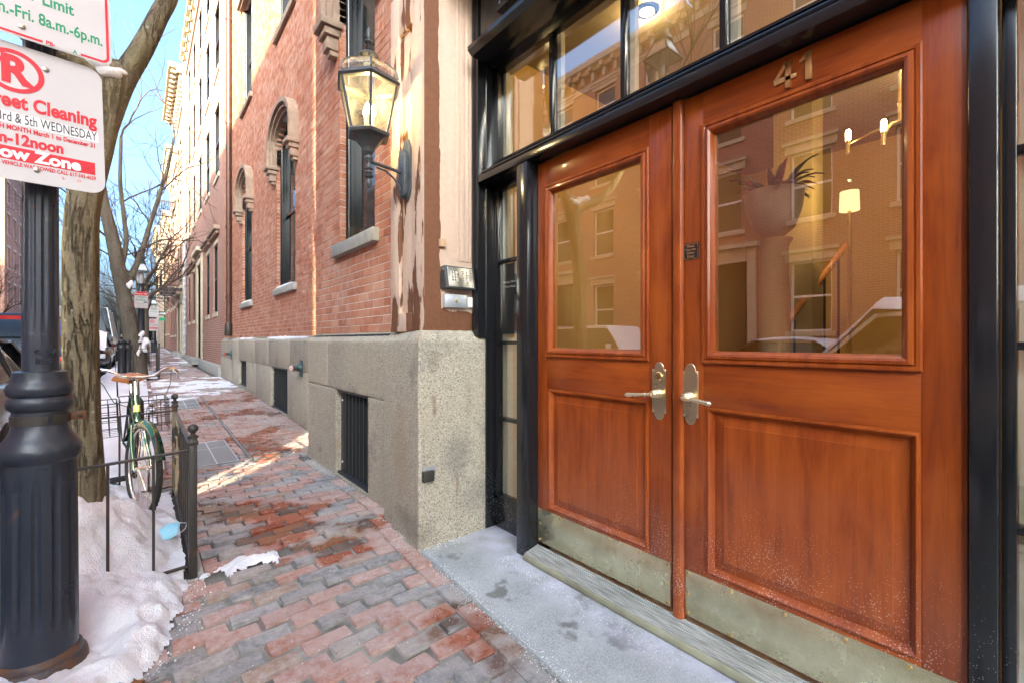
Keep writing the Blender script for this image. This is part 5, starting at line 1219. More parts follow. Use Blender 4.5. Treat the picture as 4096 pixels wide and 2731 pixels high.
fs = signboard('parking_sign', 'visitor parking sign with red heading beside the leaning tree', facing((.03, 18.28, 2.50), (1,.0,0), (0,0,1)), .34, .52, .03)
ringband(fs, 'border', rounded(.163,.253,.024), rounded(.156,.246,.018), MAT['red']); flat(fs, 'heading_band', [(-.156,.135),(.156,.135),(.156,.245),(-.156,.245)], MAT['red'])
tx(fs, "Beacon 'Hill", 0, .19, .075, MAT['white'], .8, .001, z=.0016); tx(fs, 'Visitor', 0, .09, .09, MAT['green'], .95, .0015); tx(fs, 'Parking', -.01, .0, .09, MAT['green'], .9, .0015)
flat(fs, 'arrow', [(.06,-.055),(.11,-.055),(.11,-.035),(.15,-.07),(.11,-.105),(.11,-.085),(.06,-.085)], MAT['greytxt']); tx(fs, '2 Hour Limit', -.03, -.12, .04, MAT['green'], .9); tx(fs, '8 a.m.- 6 p.m.', 0, -.19, .04, MAT['green'], .9)
fs2 = signboard('parking_sign', 'small no parking sign on the distant lamp post', facing((.70, 37.88, 2.25), (1,0,0), (0,0,1)), .48, .78, .05)
ringband(fs2, 'prohibition_ring', circ(-.08,.22,.12), circ(-.08,.22,.09), MAT['red']); tx(fs2, 'R', -.08, .22, .18, MAT['red'], 1, .004); tx(fs2, 'Street Cleaning', 0, .02, .09, MAT['red'], .7); flat(fs2, 'tow_band', [(-.21,-.26),(.21,-.26),(.21,-.18),(-.21,-.18)], MAT['red']); tx(fs2, '1st & 3rd MONDAY', 0, -.08, .06, MAT['greytxt'], .7)
fs3 = signboard('parking_sign', 'small white and green sign above the distant no parking sign', facing((.70, 37.9, 3.12), (1,0,0), (0,0,1)), .5, .74, .05)
tx(fs3, 'Visitor', 0, .15, .12, MAT['green']); tx(fs3, 'Parking', 0, -.02, .12, MAT['green'])
ow = thing('street_sign_post', 'distant one way sign above a green street name plate', 'sign', (1.35, 56, g_along(56)))
m = MB(); m.tube([(0,0,0),(0,0,3.6)], .04, 8); m.build('pole', MAT['galv'], ow, True); m = MB(); m.box((-.75,-.06,3.05),(.65,-.045,3.45)); m.build('arrow_plate', MAT['dark'], ow)
m = MB(); pts = [(-.70,3.25),(-.48,3.40),(-.48,3.33),(.60,3.33),(.60,3.17),(-.48,3.17),(-.48,3.10)]; m.prism(pts, lambda a,b:(a,-.061,b), lambda a,b:(a,-.066,b)); m.build('arrow', MAT['white'], ow)
text('ONE WAY', .17, MAT['dark'], facing((.06,-.068,3.25),(1,0,0),(0,0,1)), ow, off=.004); m = MB(); m.box((.1,-.06,2.55),(1.3,-.045,2.85)); m.build('street_name_plate', MAT['green'], ow)
# the face mask dropped in the snow and a dead leaf
mk = thing('face_mask', 'pale blue disposable face mask lying on the snow by the railing', 'face mask', (.115, 3.42, ground(.115,3.42)+.145)); mk.rotation_euler = (R(38), R(-14), R(-20))
m = MB(); rows = [[(-.075+.15*i/8, -.045+.03*j, .012*math.sin(i*.9)*math.cos(j)+(.004 if j % 2 else 0)) for j in range(4)] for i in range(9)]; m.ring_loft(rows, False, False); o = m.build('sheet', MAT['mask'], mk, True, 80)
sm = o.modifiers.new('solid', 'SOLIDIFY'); sm.thickness = .002
for s in (-1, 1): m = MB(); m.tube([(s*.075,-.04,0),(s*.11,-.02,.006),(s*.115,.02,.0),(s*.075,.04,0)], .0015, 5); m.build('ear_loop', MAT['white'], mk, True)
lf = thing('dead_leaf', 'curled brown dead leaf at the edge of the snow', 'leaf', (-.045, 2.20, ground(-.05,2.2)+.012)); rows = []
for i in range(9):
    u = i/8; w_ = .034*max(0,math.sin(math.pi*u))**.6*(1+.35*math.sin(u*19)); rows.append([(-.06+.12*u, q*w_, .016*abs(q)+.006*math.sin(u*7)) for q in (-1,-.5,0,.5,1)])
m = MB(); m.ring_loft(rows, False, False); m.build('blade', MAT['leaf'], lf, True, 80); m = MB(); m.tube([(.06,0,.0),(.085,.004,.004),(.10,.012,.002)], .0014, 5); m.build('stalk', MAT['leaf'], lf)
# ------------------------------------------------------------ parked cars
def car(name, label, loc, heading, paint, L=4.5, W=1.8, H_=1.45, kind='sedan', snow=0.0, group='cars parked along the street'):
    t = thing(name, label, 'van' if kind == 'van' else 'car', loc, heading, group); hw = W/2
    if kind == 'sedan': st = [(0,.55,.70),(.03,.45,.80),(.10,.35,.86),(.30,.30,.93),(.42,.28,.95),(.75,.28,.97),(.90,.32,.97),(.97,.42,.92),(1,.5,.80)]; gh = [(.27,.93,0),(.42,H_-.03,1),(.55,H_,1),(.68,H_-.03,1),(.86,.98,0)]
    elif kind == 'suv': st = [(0,.55,.80),(.03,.45,.95),(.10,.35,1.02),(.26,.30,1.06),(.45,.30,1.08),(.75,.30,1.10),(.93,.32,1.10),(.985,.42,1.05),(1,.5,.9)]; gh = [(.24,1.05,0),(.36,H_-.04,1),(.55,H_,1),(.86,H_-.03,1),(.97,1.10,0)]
    else: st = [(0,.5,.9),(.02,.4,1.05),(.08,.33,1.15),(.14,.3,1.22),(.3,.3,1.24),(.75,.3,1.24),(.96,.3,1.24),(.99,.35,1.2),(1,.45,1.1)]; gh = [(.10,1.20,0),(.22,H_-.05,1),(.45,H_,1),(.93,H_-.03,1),(.985,1.24,0)]
    X = lambda u: L/2-u*L
    m = MB(); rings = []
    for u, zb, zt in st:
        e = hw*(1-.30*max(0,.06-u)/.06-.22*max(0,u-.94)/.06); x = X(u)
        rings.append([(x, e*a, zb+(zt-zb)*b) for a, b in ((-.9,0),(-.99,.25),(-1,.55),(-.97,.88),(-.86,1),(-.4,1.03),(0,1.04),(.4,1.03),(.86,1),(.97,.88),(1,.55),(.99,.25),(.9,0))])
    m.ring_loft(rings); b = m.build('body', paint, t, True, 50)
    m = MB(); rings = []
    for u, z, k in gh:
        w_ = hw*(.70 if k else .88); z0 = .90 if kind == 'sedan' else 1.03
        rings.append([(X(u), -hw*.90, z0), (X(u), -w_, max(z0+.01, z-.05)), (X(u), -w_*.8, max(z0+.012, z)), (X(u), w_*.8, max(z0+.012, z)), (X(u), w_, max(z0+.01, z-.05)), (X(u), hw*.90, z0)])
    m.ring_loft(rings); m.build('glasshouse', MAT['carglass'], t, True, 50)
    m = MB(); r_ = gh[1:-1]; rings = [[(X(u), -hw*.715, z-.055), (X(u), -hw*.70, z-.02), (X(u), -hw*.5, z+.012), (X(u), hw*.5, z+.012), (X(u), hw*.70, z-.02), (X(u), hw*.715, z-.055)] for u, z, k in r_]; m.ring_loft(rings, True); m.build('roof', paint, t, True, 50)
    for s in (-1, 1):
        for (u0, z0), (u1, z1) in (((gh[0][0],gh[0][1]),(gh[1][0],gh[1][1]-.03)), ((gh[2][0]+.02,gh[0][1]),(gh[2][0]+.02,H_-.04)), ((gh[-1][0],gh[-1][1]),(gh[-2][0],gh[-2][1]-.03))):
            m = MB(); m.bar((X(u0),s*hw*.895,z0-.02), (X(u1),s*hw*.715,z1), .05, .03); m.build('pillar', paint, t)
        m = MB(); m.box((X(gh[0][0]+.06)-.05, s*(hw+.02), gh[0][1]+.03), (X(gh[0][0]+.06)+.05, s*(hw+.19), gh[0][1]+.17)); m.build('mirror', paint, t, bevel=.03)
        m = MB(); m.box((X(.012), s*hw*.45, .62), (X(.05), s*hw*.90, .76)); m.build('headlight', FROST, t, bevel=.02)
        m = MB(); m.box((X(.965), s*hw*.66, .72), (X(.997), s*hw*.93, .95)); m.build('tail_light', MAT['tail'], t, bevel=.02)
        for u in (.17, .80):
            w_ = link('wheel', None, t); w_.location = (X(u), s*(hw-.08), .33)
            m = MB(); m.lathe([(.19,-.10),(.31,-.10),(.33,-.06),(.33,.06),(.31,.10),(.19,.10)], (0,0,0), 24, Matrix.Rotation(R(90),3,'X')); m.build('tyre', MAT['rubber'], w_, True, 40)
            m = MB(); m.lathe([(.0001,.05*1),(.06,.07),(.19,.08),(.20,-.08),(.0001,-.08)], (0,0,0), 20, Matrix.Rotation(R(90*s),3,'X')); m.build('rim', MAT['galv'], w_, True, 40)
    m = MB(); m.box((X(.995)-.012,-.26,.55),(X(.995),.26,.67)); m.build('number_plate', MAT['white'], t)
    m = MB(); m.box((X(.97)-.0,-.30,H_-.14) if kind != 'sedan' else (X(.86),-.2,.98), (X(.97)+.05,.30,H_-.08) if kind != 'sedan' else (X(.85),.2,1.0)); m.build('brake_light', MAT['tail'], t)
    if snow:
        m = MB(); rings = []
        top = [(.02,.86),(.10,.90),(gh[0][0],gh[0][1]+.03)]+[(u, z+.02) for u, z, k in gh[1:-1]]+[(gh[-1][0],gh[-1][1]+.04),(.97,gh[-1][1])]; full = []
        for (u0,z0),(u1,z1) in zip(top, top[1:]):
            for i in range(6): full.append((u0+(u1-u0)*i/6, z0+(z1-z0)*i/6))
        for u, z in full+[top[-1]]:
            w_ = hw*(.70 if gh[1][0] < u < gh[-2][0] else .86); hgt = snow*(.7+.5*nz(u*9,loc[1],2,1)); rings.append([(X(u), a*w_*(1+.05*nz(u*8,a,3,2)), z-.02+hgt*(1-abs(a)**4)+.02*nz(u*15,a*3,5,1)) for a in (-1,-.85,-.5,0,.5,.85,1)])
        m.ring_loft(rings, False, False); o = m.build('snow_cover', MAT['snow'], t, True, 80); o['kind'] = 'stuff'
    return t
MAT['carglass'] = simple('car_glass', (.012,.016,.017), .05, var=.2); MAT['tail'] = simple('red_lens', (.45,.01,.012), .2)
paint = lambda n, c: simple(n, c, .3, .0, coat=.8, var=.05)
CB, CU, CW, CS, CG = paint('black_car_paint',(.012,.013,.015)), paint('blue_car_paint',(.015,.075,.22)), paint('white_car_paint',(.72,.72,.70)), paint('silver_car_paint',(.45,.46,.47)), paint('grey_car_paint',(.10,.11,.12))
zr = lambda y: g_along(y)-.17
car('parked_car', 'black sedan parked behind the foreground lamp post', (-1.80, 7.3, zr(7.3)), R(90), CB, 4.6, 1.78, 1.42)
car('parked_suv', 'blue sport utility car with red tail lights behind the near tree', (-1.80, 13.1, zr(13)), R(90), CU, 4.5, 1.8, 1.70, 'suv')
car('parked_car', 'snow-covered black car by the black bollards', (-1.62, 20.6, zr(20.6)), R(-90), CB, 4.5, 1.8, 1.45, 'sedan', .13)
car('delivery_van', 'white van parked beyond the snow-covered car', (-1.75, 27.2, zr(27)), R(90), CW, 5.6, 2.0, 2.45, 'van')
car('parked_car', 'snow-covered white car standing at the kerb opposite the doors', (-1.93, .48, zr(0)+.09), R(90), CW, 4.0, 1.8, 1.62, 'suv', .18)
car('parked_suv', 'white sport utility car parked on the far side of the street', (-7.7, 9.2, zr(9)), R(-90), CW, 4.7, 1.85, 1.75, 'suv', .05)
car('parked_car', 'grey car parked on the far side of the street', (-7.7, 3.6, zr(3)), R(-90), CG, 4.5, 1.8, 1.45, 'sedan', .06)
car('parked_car', 'blue car parked on the far side of the street', (-7.7, 14.8, zr(15)), R(-90), CU, 4.5, 1.8, 1.45, 'sedan', .08)

# ------------------------------------------------------------ row houses
def wall_grid(m, fx, y0, y1, z0, z1, rects, depth=.30):
    """solid wall with openings; fx(d) gives the x of depth d behind the face"""
    zs = sorted({z0, z1}|{z for r in rects for z in (r[2], r[3]) if z0 < z < z1})
    for a, b in zip(zs, zs[1:]):
        free = [(y0, y1)]; zm = (a+b)/2
        for r in rects:
            if r[2] < zm < r[3]:
                nf = []
                for p, q in free:
                    if r[1] <= p or r[0] >= q: nf.append((p, q)); continue
                    if r[0] > p: nf.append((p, r[0]))
                    if r[1] < q: nf.append((r[1], q))
                free = nf
        for p, q in free: m.box((fx(0), p, a), (fx(depth), q, b))
def rowhouse(name, label, face, x, y0, y1, h, wallm, trim, wins, doors=(), body=8.0, cornice=.45, group=None, shade=True, base=None, hood=False, plain=False):
    """face -1: looks to -x, +1: looks to +x. wins: (yc, half width, z0, z1)"""
    t = thing(name, label, 'house', (0,0,0), 0, group); zb = g_along((y0+y1)/2)-.3
    fx = lambda d: x - face*d
    rects = [(a-b, a+b, c, d) for a, b, c, d in list(wins)+list(doors)]
    m = MB(); wall_grid(m, fx, y0+.004, y1-.004, zb, h, rects, .55 if plain else .30); m.build('wall', wallm, t)
    m = MB(); m.box((fx(.56 if plain else .31), y0+.01, zb), (fx(body), y1-.01, h-.12)); m.build('house_body', MAT['roomdark'], t)
    m = MB(); m.box((fx(.0), y0, h-.02), (fx(body+.01), y1, h+.06)); rf = m.build('roof', MAT['roofing'], t)
    if cornice:
        m = MB(); m.box((fx(-cornice), y0, h+.02), (fx(.2), y1, h+.26)); m.box((fx(-cornice*.55), y0+.01, h-.16), (fx(.2), y1-.01, h+.02)); m.box((fx(-.07), y0+.01, h-.75), (fx(.1), y1-.01, h-.5)); c = m.build('cornice', trim, t)
        n = int((y1-y0)/(.55 if not plain else .9))
        for i in range(n):
            yy = y0+(i+.5)*(y1-y0)/n; m = MB(); m.box((fx(-cornice*.85), yy-.08, h-.16), (fx(.0), yy+.08, h+.015)); m.box((fx(-cornice*.4), yy-.07, h-.50), (fx(.0), yy+.07, h-.16)); m.build('bracket', trim, c)
    for i, (a, b, c, d) in enumerate(wins):
        m = MB(); X0, X1 = (fx(.025), fx(.12)) if face < 0 else (fx(.12), fx(.20)); e = .06
        for q in (((a-b,c),(a-b+e,d)), ((a+b-e,c),(a+b,d)), ((a-b+e,c),(a+b-e,c+e)), ((a-b+e,d-e),(a+b-e,d)), ((a-b+e,(c+d)/2-.03),(a+b-e,(c+d)/2+.03))): m.box((X0,q[0][0],q[0][1]), (X1,q[1][0],q[1][1]))
        wn_ = m.build('window', MAT['white'] if face > 0 else MAT['black'], t)
        for zc, zd in ((c+e, (c+d)/2-.03), ((c+d)/2+.03, d-e)): m = MB(); m.box((fx(.08 if face < 0 else .155),a-b+e,zc),(fx(.09 if face < 0 else .165),a+b-e,zd)); m.build('pane', MAT['winglass'], wn_)
        m = MB(); m.box((fx(-.035 if plain else -.07),a-b-.1,c-.13),(fx(.12),a+b+.1,c-.002)); m.build('sill', trim, wn_)
        m = MB(); m.box((fx(-.006 if plain else -.04),a-b-.12,d+.002),(fx(.1),a+b+.12,d+.24))
        if hood: m.box((fx(-.12),a-b-.17,d+.24),(fx(.06),a+b+.17,d+.33))
        m.build('lintel', trim, wn_)
    for a, b, c, d in doors:
        m = MB(); m.box((fx(.18),a-b,c),(fx(.24),a+b,d-.5)); dd = m.build('door', MAT['doorpaint'], t); m = MB()
        for s in (-1, 1):
            for z0, z1 in ((c+.2, c+.9), (c+1.1, d-.7)): m.box((fx(.165),a+s*b*.48-b*.32,z0),(fx(.19),a+s*b*.48+b*.32,z1))
        m.build('panel', MAT['doorpaint'], dd); m = MB(); m.box((fx(.20),a-b,d-.45),(fx(.21),a+b,d)); m.build('fanlight', MAT['winglass'], dd)
        m = MB(); m.box((fx(-.06),a-b-.25,d),(fx(.1),a+b+.25,d+.42)); m.box((fx(-.22),a-b-.35,d+.42),(fx(.1),a+b+.35,d+.56)); m.box((fx(-.06),a-b-.25,c),(fx(.1),a-b,d)); m.box((fx(-.06),a+b,c),(fx(.1),a+b+.25,d)); m.build('door_surround', trim, t)
        for k in range(2): m = MB(); m.box((fx(-.35-.3*k),a-b-.2,c-.2-.2*k-.4),(fx(.1),a+b+.2,c-.02-.2*k)); m.build('step', MAT['concrete'], t)
    if base: m = MB(); m.box((fx(-base[0]),y0+.01,zb),(fx(.02),y1-.01,base[1])); m.build('stone_base', MAT['concrete'], t, bevel=.01)
    return t
MAT['roomdark'] = simple('dark_room', (.03,.028,.025), .9); MAT['roofing'] = simple('roofing', (.07,.07,.075), .8); MAT['doorpaint'] = simple('dark_green_door', (.02,.035,.025), .35)
BRa, BRb, BRc, BRd = mk_farbrick('red_brick_wall', (.33,.115,.07)), mk_farbrick('orange_brick_wall', (.40,.17,.095)), mk_farbrick('brown_brick_wall', (.29,.12,.085)), mk_farbrick('buff_brick_wall', (.46,.33,.24), (.55,.47,.38))
WX = 1.865
# same side, beyond the granite base
w2 = []
for yc in (17.2, 19.35, 24.8, 27.1): w2.append((yc, .46, 2.12, 4.28))
for yc in (16.9, 19.4, 22.0, 24.6, 27.1):
    for z0, z1 in ((6.35, 8.55), (9.6, 11.7), (12.6, 14.4)): w2.append((yc, .56, z0, z1))
h2 = rowhouse('brick_townhouse', 'tall pale brick house just beyond the drainpipe with stone hoods over its ground-floor windows', -1, WX, 15.31, 28.9, 15.6, mk_farbrick('pale_brick_wall', (.36,.15,.10), (.52,.44,.38)), MAT['limestone'], w2, [(22.0, .72, .55, 4.25)], base=(.15,.52), cornice=.3, plain=True)
for yc in (17.2, 19.35, 22.0, 24.8, 27.1):
    m = MB(); m.box((WX-.16, yc-.98, 4.60), (WX+.05, yc+.98, 4.72)); m.box((WX-.10, yc-.9, 4.50), (WX+.05, yc+.9, 4.60)); m.build('hood_mould', MAT['stone'], h2, bevel=.01)
w3 = [(yc, .45, z0, z1) for yc in (30.6, 33.2, 35.2) for z0, z1 in ((4.9,6.9),(8.0,10.0),(11.2,13.0))]
rowhouse('brick_townhouse', 'orange brick house with a deep bracketed cornice behind the pale brick house', -1, WX, 28.95, 36.6, 15.2, BRb, MAT['limestone'], w3, [(30.7,.6,.55,3.6),(34.3,1.1,.6,3.5)], cornice=.75)
w4 = [(yc, .45, z0, z1) for yc in (38.2, 40.8, 43.4) for z0, z1 in ((1.6,3.4),(4.8,6.7),(7.8,9.7),(10.7,12.3))]
rowhouse('brick_townhouse', 'red brick house with iron fire escapes down the street', -1, WX, 36.65, 45.0, 13.6, BRa, MAT['limestone'], w4, [], cornice=.6)
w5 = [(yc, .45, z0, z1) for yc in (47, 50, 53, 56) for z0, z1 in ((1.8,3.6),(4.9,6.7),(7.8,9.6))]
rowhouse('brick_townhouse', 'low distant brick house near the one way sign', -1, WX, 45.05, 54.5, 11.2, BRb, MAT['limestone'], w5[:9], [], cornice=.5)
w6 = [(yc, .5, z0, z1) for yc in (60, 63, 66, 70) for z0, z1 in ((1.4,3.6),(5,7),(8,10))]
rowhouse('corner_shop', 'sunlit buff corner house at the end of the pavement', -1, 1.6, 58.0, 74.0, 12.5, BRd, MAT['limestone'], w6, [], cornice=.5)
# narrow black pipe on the joint of the far houses
dp = thing('downspout', 'white weathered rainwater pipe between the two far houses', 'drainpipe'); m = MB(); m.tube([(1.78,28.75,15),(1.78,28.75,.6)], .09, 10); m.build('pipe', simple('flaking_white', (.45,.45,.45), .7, var=.5, sc=8), dp, True)
# fire escapes
def fire_escape(y0, y1, levels, label, xo=.95):
    t = thing('fire_escape', label, 'fire escape', (0,0,0), 0, 'fire escapes'); x0, x1 = WX-xo, WX-.02
    for k, z in enumerate(levels):
        m = MB()
        for i in range(9): xx = x0+(x1-x0)*i/8; m.bar((xx,y0,z),(xx,y1,z), .03, .04)
        m.bar((x0,y0,z-.02),(x1,y0,z-.02), .05, .08); m.bar((x0,y1,z-.02),(x1,y1,z-.02), .05, .08); m.build('platform', MAT['dark'], t)
        m = MB()
        for dz in (.5, 1.0):
            m.bar((x0,y0,z+dz),(x0,y1,z+dz), .025); m.bar((x0,y0,z+dz),(x1,y0,z+dz), .025); m.bar((x0,y1,z+dz),(x1,y1,z+dz), .025)
        n = 10
        for i in range(n+1): yy = y0+(y1-y0)*i/n; m.bar((x0,yy,z),(x0,yy,z+1.0), .02)
        m.build('railing', MAT['dark'], t)
        for yy in (y0, y1): m = MB(); m.bar((x0,yy,z),(x1,yy,z-.9), .04); m.build('brace', MAT['dark'], t)
        if k:
            m = MB(); zp = levels[k-1]; a = Vector((x0+.2,y0+.4,zp)); b = Vector((x0+.2,y1-.4,z))
            for dx in (0,.5): m.bar(a+Vector((dx,0,0)), b+Vector((dx,0,0)), .03, .09)
            for i in range(9): p = a.lerp(b, (i+.5)/9); m.bar(p, p+Vector((.5,0,0)), .12, .015)
            m.build('stair', MAT['dark'], t)
fire_escape(31.0, 34.6, [4.1], 'single black balcony bracketed over the far doorway')
fire_escape(38.0, 42.6, [4.6, 7.6, 10.5], 'three-level black fire escape on the red brick house')
fire_escape(47.0, 51.0, [4.7, 7.5], 'two-level fire escape on the low distant house', 1.1)
# opposite side of the street
OX = -11.0
def grid(ys, rows, b=.52): return [(y, b, z0, z1) for y in ys for z0, z1 in rows]
rows4 = ((1.5,3.5),(4.7,6.6),(7.6,9.3),(10.2,11.6))
rowhouse('opposite_house', 'red brick house with limestone lintels facing the double door across the street', 1, OX, 1.0, 8.2, 12.9, BRa, MAT['limestone'], grid((2.2,4.6),rows4[1:])+grid((2.2,4.6),rows4[:1])+grid((7.0,),rows4[1:]), [(7.0,.7,.5,3.7)], hood=True, group='houses across the street')
rowhouse('opposite_house', 'orange brick house across the street with a cream cornice', 1, OX, 8.25, 15.6, 12.5, BRb, MAT['limestone'], grid((9.6,12.0),rows4)+grid((14.3,),rows4[1:]), [(14.3,.7,.5,3.7)], hood=True, group='houses across the street')
rowhouse('opposite_house', 'brown brick house across the street to the left of the orange one', 1, OX, 15.65, 24.0, 13.0, BRc, MAT['limestone'], grid((17,19.6,22.3),rows4), [], group='houses across the street')
rowhouse('opposite_house', 'long red brick terrace on the far side of the street', 1, OX, 24.05, 62.0, 12.8, BRa, MAT['limestone'], grid([26+3*i for i in range(12)],rows4), [], group='houses across the street')
rowhouse('opposite_house', 'unseen brick house across the street, kept shallow so the sun beam passes', 1, OX, -8.45, .95, 12.9, BRb, MAT['limestone'], grid((-6.4,-3.9,-1.2),rows4), [], body=2.5, group='houses across the street')  # shallow body and end line shaped to let a sun beam reach the pavement
rowhouse('opposite_house', 'last brick house of the row behind the camera', 1, OX, -60, -11.85, 13.0, BRa, MAT['limestone'], [], [], body=2.5, group='houses across the street')  # unseen; shallow body and near end bound the other side of the sun beam
gw = MB(); gw.box((OX-.3,-11.84,-.3),(OX,-8.46,2.6)); tag(gw.build('garden_wall', BRc), 'unseen low brick garden wall in the gap shaped for the sun beam across the street', 'wall')  # added low filling, so the gap stays open to the sun beam
lw = grid([72.5+3.1*i for i in range(6)], ((1.6,3.6),(5.2,7.4),(9.0,11.2),(12.6,14.8),(16,18.2)), .6)
rowhouse('apartment_block', 'tall red brick apartment block at the left edge down the street', 1, OX, 70.6, 92.0, 20.5, BRa, MAT['limestone'], lw, [], cornice=.5)
rowhouse('opposite_house', 'brick house continuing this side of the street behind the camera', -1, 1.86, -40, -3.5, 14.5, BRa, MAT['stone'], [], [], cornice=.4)
# ------------------------------------------------------------ the lobby behind the glass
lob = thing('lobby', 'warmly lit entrance lobby behind the glass of the double door', 'lobby')
tanw = simple('tan_wall_paint', (.58,.37,.14), .7, var=.05, sc=3); cei = simple('ceiling_paint', (.34,.28,.19), .8, var=.03); fl = simple('oak_floor', (.30,.17,.08), .3, var=.15); wains = simple('cream_panelling', (.62,.54,.38), .5, var=.05)
m = MB(); m.box((1.9,-3.2,.0),(6.2,2.85,.06)); m.build('floor', fl, lob)
m = MB(); m.box((1.95,-3.2,3.35),(6.2,2.85,3.5)); m.build('ceiling', cei, lob)
m = MB(); m.box((6.0,-3.2,.06),(6.2,2.85,3.35)); m.box((1.97,2.62,.06),(6.0,2.85,3.35)); m.box((1.97,-3.3,.06),(6.0,-3.1,3.35)); m.build('wall', tanw, lob)
m = MB(); m.box((4.2,1.31,.06),(4.45,1.60,3.35)); m.build('partition', simple('olive_wall_paint', (.30,.22,.10), .7, var=.05), lob)
m = MB(); m.box((5.96,-3.1,.06),(6.0,2.62,.95)); m.box((5.93,-3.1,.95),(6.0,2.62,1.0)); m.build('wainscot', wains, lob)
m = MB(); m.box((1.91,-1.2,3.05),(1.96,2.5,3.34)); m.box((1.91,-3.1,.06),(1.96,-.3,3.34)); m.box((1.91,2.40,.0),(1.97,2.62,3.34)); m.build('front_wall', cream, lob)
WARM = (1.0,.70,.38)
def point(parent, loc, e, r=.012):
    l = bpy.data.lights.new('lamp_light', 'POINT'); l.energy = e; l.color = WARM; l.shadow_soft_size = r; o = bpy.data.objects.new('lamp_light', l); COL.objects.link(o); o.parent = parent; o.location = loc
# ceiling downlights
for k, (x, y) in enumerate(((2.5,1.7),(2.6,.55),(3.6,-.4),(4.6,.6))):
    t = thing('downlight', ['round ceiling downlight in the lobby nearest the sidelight', 'round ceiling downlight in the lobby behind the middle of the transom', 'round ceiling downlight at the right of the lobby', 'round ceiling downlight deep in the lobby'][k], 'light', (x, y, 3.35), 0, 'lobby downlights')
    m = MB(); m.lathe([(.065,-.012),(.045,-.012),(.045,.0),(.065,.0)], (0,0,0), 20); m.build('trim', MAT['white'], t); m = MB(); m.lathe([(.0001,-.006),(.044,-.006)], (0,0,0), 20); m.build('lens', emis('downlight_glow', WARM, 6), t); point(t, (0,0,-.06), 1.7)
# chandelier with candle bulbs
ch = thing('chandelier', 'brass branching chandelier with lit candle bulbs in the lobby', 'chandelier', (3.3, .60, 2.48))
m = MB(); m.tube([(0,0,0),(0,0,.87)], .008, 6); m.build('rod', MAT['gold'], ch)
for k, (dx, dy, dz) in enumerate(((.0,.24,-.06),(.16,-.05,.10),(-.10,.05,-.10),(.02,-.30,.04),(-.16,-.16,.0))):
    m = MB(); m.tube([(0,0,0),(dx*.5,dy*.5,-.02),(dx,dy,dz)], .006, 6); a = m.build('arm', MAT['gold'], ch, True); m = MB(); m.lathe([(.012,-.05),(.012,.03)], (dx,dy,dz), 8); m.build('candle_cup', MAT['gold'], a); m = MB(); m.lathe([(.013,.03),(.014,.085),(.008,.095)], (dx,dy,dz), 8); m.build('bulb', emis('candle_glow', (1,.82,.52), 6), a, True)
point(ch, (0,0,.10), 4.2)
# standing lamp
sl_ = thing('floor_lamp', 'standing lamp with a glowing drum shade in the lobby', 'lamp', (4.0, 1.01, .06)); m = MB(); m.lathe([(.14,0),(.14,.03),(.02,.05),(.012,2.14)], (0,0,0), 16); m.build('stand', MAT['gold'], sl_, True, 40); m = MB(); m.lathe([(.062,2.13),(.058,2.27)], (0,0,0), 20); m.build('shade', emis('lamp_shade_glow', (1,.72,.36), .25), sl_, True); point(sl_, (0,0,2.35), 3.4)
# plant on a tall white urn
pl_ = thing('potted_plant', 'dark spiky plant in a wide pale bowl on a pedestal behind the right door', 'plant', (2.6, .99, .06)); m = MB(); m.lathe([(.13,0),(.13,.04),(.08,.08),(.07,1.68),(.09,1.72)], (0,0,0), 20); m.build('pedestal', tanw, pl_, True, 40)
m = MB(); m.lathe([(.05,1.74),(.10,1.78),(.13,1.87),(.145,1.97),(.13,1.97),(.12,1.88)], (0,0,0), 24); m.build('bowl', simple('stoneware', (.50,.38,.24), .6), pl_, True, 40)
rr = random.Random(9); lg, lr = simple('dark_leaf', (.03,.06,.025), .35), simple('red_leaf', (.22,.02,.03), .35)
for k in range(46):
    a = rr.uniform(0, 6.28); up = rr.uniform(.3,.75); L_ = rr.uniform(.12,.22); m = MB(); rows = []; px_ = Vector((.05*math.cos(a),.05*math.sin(a),1.95))
    for i in range(6):
        u = i/5; c = px_+Vector((math.cos(a)*L_*u*.85, math.sin(a)*L_*u*.85, up*L_*2.2*u-.45*L_*u*u*1.6)); w_ = .014*math.sin(math.pi*min(.98,u*.8+.2)); sd_ = Vector((-math.sin(a),math.cos(a),0)); rows.append([c-sd_*w_, c+Vector((0,0,-.006)), c+sd_*w_])
    m.ring_loft(rows, False, False); m.build('leaf', lr if rr.random() < .25 else lg, pl_, True, 80)
# stair rail and chair
sr = thing('stair_handrail', 'polished wooden stair handrail climbing through the lobby', 'handrail'); m = MB(); m.tube([(3.55,1.50,.95),(4.0,1.43,1.39),(4.75,1.23,2.07)], .03, 10); m.build('rail', simple('handrail_wood', (.36,.14,.035), .25, coat=.5), sr, True)
for k in range(6): u = (k+.5)/6; m = MB(); m.tube([(3.55+1.2*u,1.50-.27*u,.06),(3.55+1.2*u,1.50-.27*u,.95+1.1*u)], .010, 6); m.build('baluster', MAT['dark'], sr)
cc = thing('lobby_chair', 'dark upholstered chair at the back of the lobby', 'chair', (5.0,.95,.06)); dkc = simple('dark_upholstery', (.06,.05,.045), .8)
m = MB(); m.box((-.25,-.25,.40),(.25,.25,.50)); m.build('seat', dkc, cc, bevel=.04); m = MB(); m.box((.19,-.25,.5),(.27,.25,1.0)); m.build('backrest', dkc, cc, bevel=.04)
for sx in (-1,1):
    for sy in (-1,1): m = MB(); m.tube([(sx*.21,sy*.21,0),(sx*.2,sy*.2,.42)], [.014,.02], 8); m.build('leg', MAT['dark'], cc)

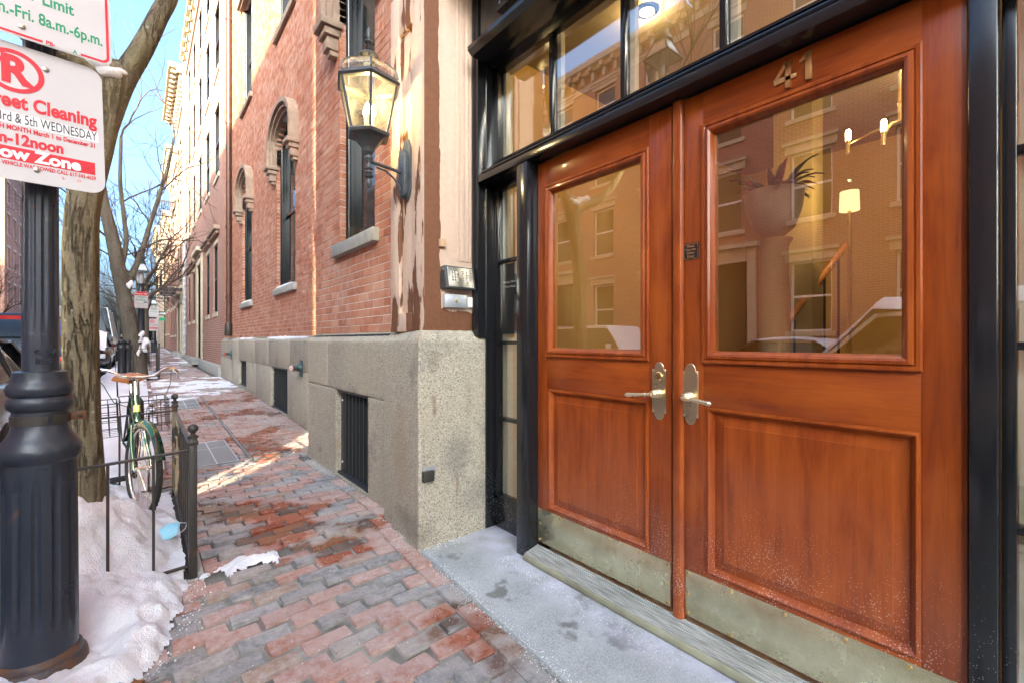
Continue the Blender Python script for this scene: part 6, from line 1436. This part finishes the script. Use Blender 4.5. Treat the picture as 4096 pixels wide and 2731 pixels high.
# ------------------------------------------------------------ road salt and snow crumbs
def crumbs_of(name, label, spots, mat):
    m = MB()
    for (x, y, z, r_) in spots:
        a = rr.uniform(0, 6.28); q = [Vector((math.cos(a+2.1*k), math.sin(a+2.1*k), 0))*r_*rr.uniform(.7,1.2) for k in range(3)]
        m.add([Vector((x,y,z-.3*r_))+q[0], Vector((x,y,z-.3*r_))+q[1], Vector((x,y,z-.3*r_))+q[2], Vector((x+rr.uniform(-.3,.3)*r_,y,z+r_))], [(0,1,3),(1,2,3),(2,0,3),(2,1,0)])
    o = m.build(name, mat, None, True, 80); tag(o, label, 'salt' if 'salt' in name else 'snow', kind='stuff')
rr = random.Random(77); sp = []
for k in range(2600):
    c = rr.random()
    if c < .30: y = rr.uniform(1.0,2.42); x = wall_x(y)+rr.gauss(0,.03); z = .010 if x > wall_x(y)+.004 else ground(x,y)+.001
    elif c < .55: y = rr.uniform(.95,2.05); x = 1.655-abs(rr.gauss(0,.05)); z = .014
    elif c < .70: x = rr.uniform(1.3,1.9); y = 2.435-abs(rr.gauss(0,.05)); z = .012
    elif c < .88: y = rr.uniform(2.42,5.2); x = wall_x(y)-abs(rr.gauss(0,.06))-.003; z = ground(x,y)+.002
    else: y = rr.uniform(1.0,4.5); x = rr.uniform(.3,1.25); z = ground(x,y)+.002; x = min(x, wall_x(y)-.01)
    sp.append((x, y, z, rr.uniform(.0012,.0036)))
crumbs_of('road_salt', 'white grains of road salt scattered along the doorstep and the foot of the wall', sp, MAT['white'])
sp = []
for k in range(160):
    y = rr.uniform(1.9,3.0); xb = .10+.10*smooth(2.3,3.0,y)-.34*smooth(2.42,1.95,y); x = xb+abs(rr.gauss(0,.05)); sp.append((x, y, ground(x,y)+.002, rr.uniform(.002,.006)))
crumbs_of('snow_crumbs', 'crumbs of snow along the edge of the snow bank', sp, MAT['snow'])
# ------------------------------------------------------------ lettering becomes plain mesh
bpy.context.view_layer.update(); dg = bpy.context.evaluated_depsgraph_get()
for o in [q for q in COL.objects if q.type == 'FONT']:
    me = bpy.data.meshes.new_from_object(o.evaluated_get(dg)); me.name = 'lettering'
    mw = o.matrix_basis.copy(); ft = o.get('fit', 0); par = o.parent; nm = o.name
    bpy.data.objects.remove(o); n = link('lettering', me, par); n.matrix_basis = mw
    if ft:
        xs = [v.co.x for v in me.vertices]; k = ft/max(1e-6, max(xs)-min(xs)); n.matrix_basis = mw @ Matrix.Diagonal((k,1,1,1))
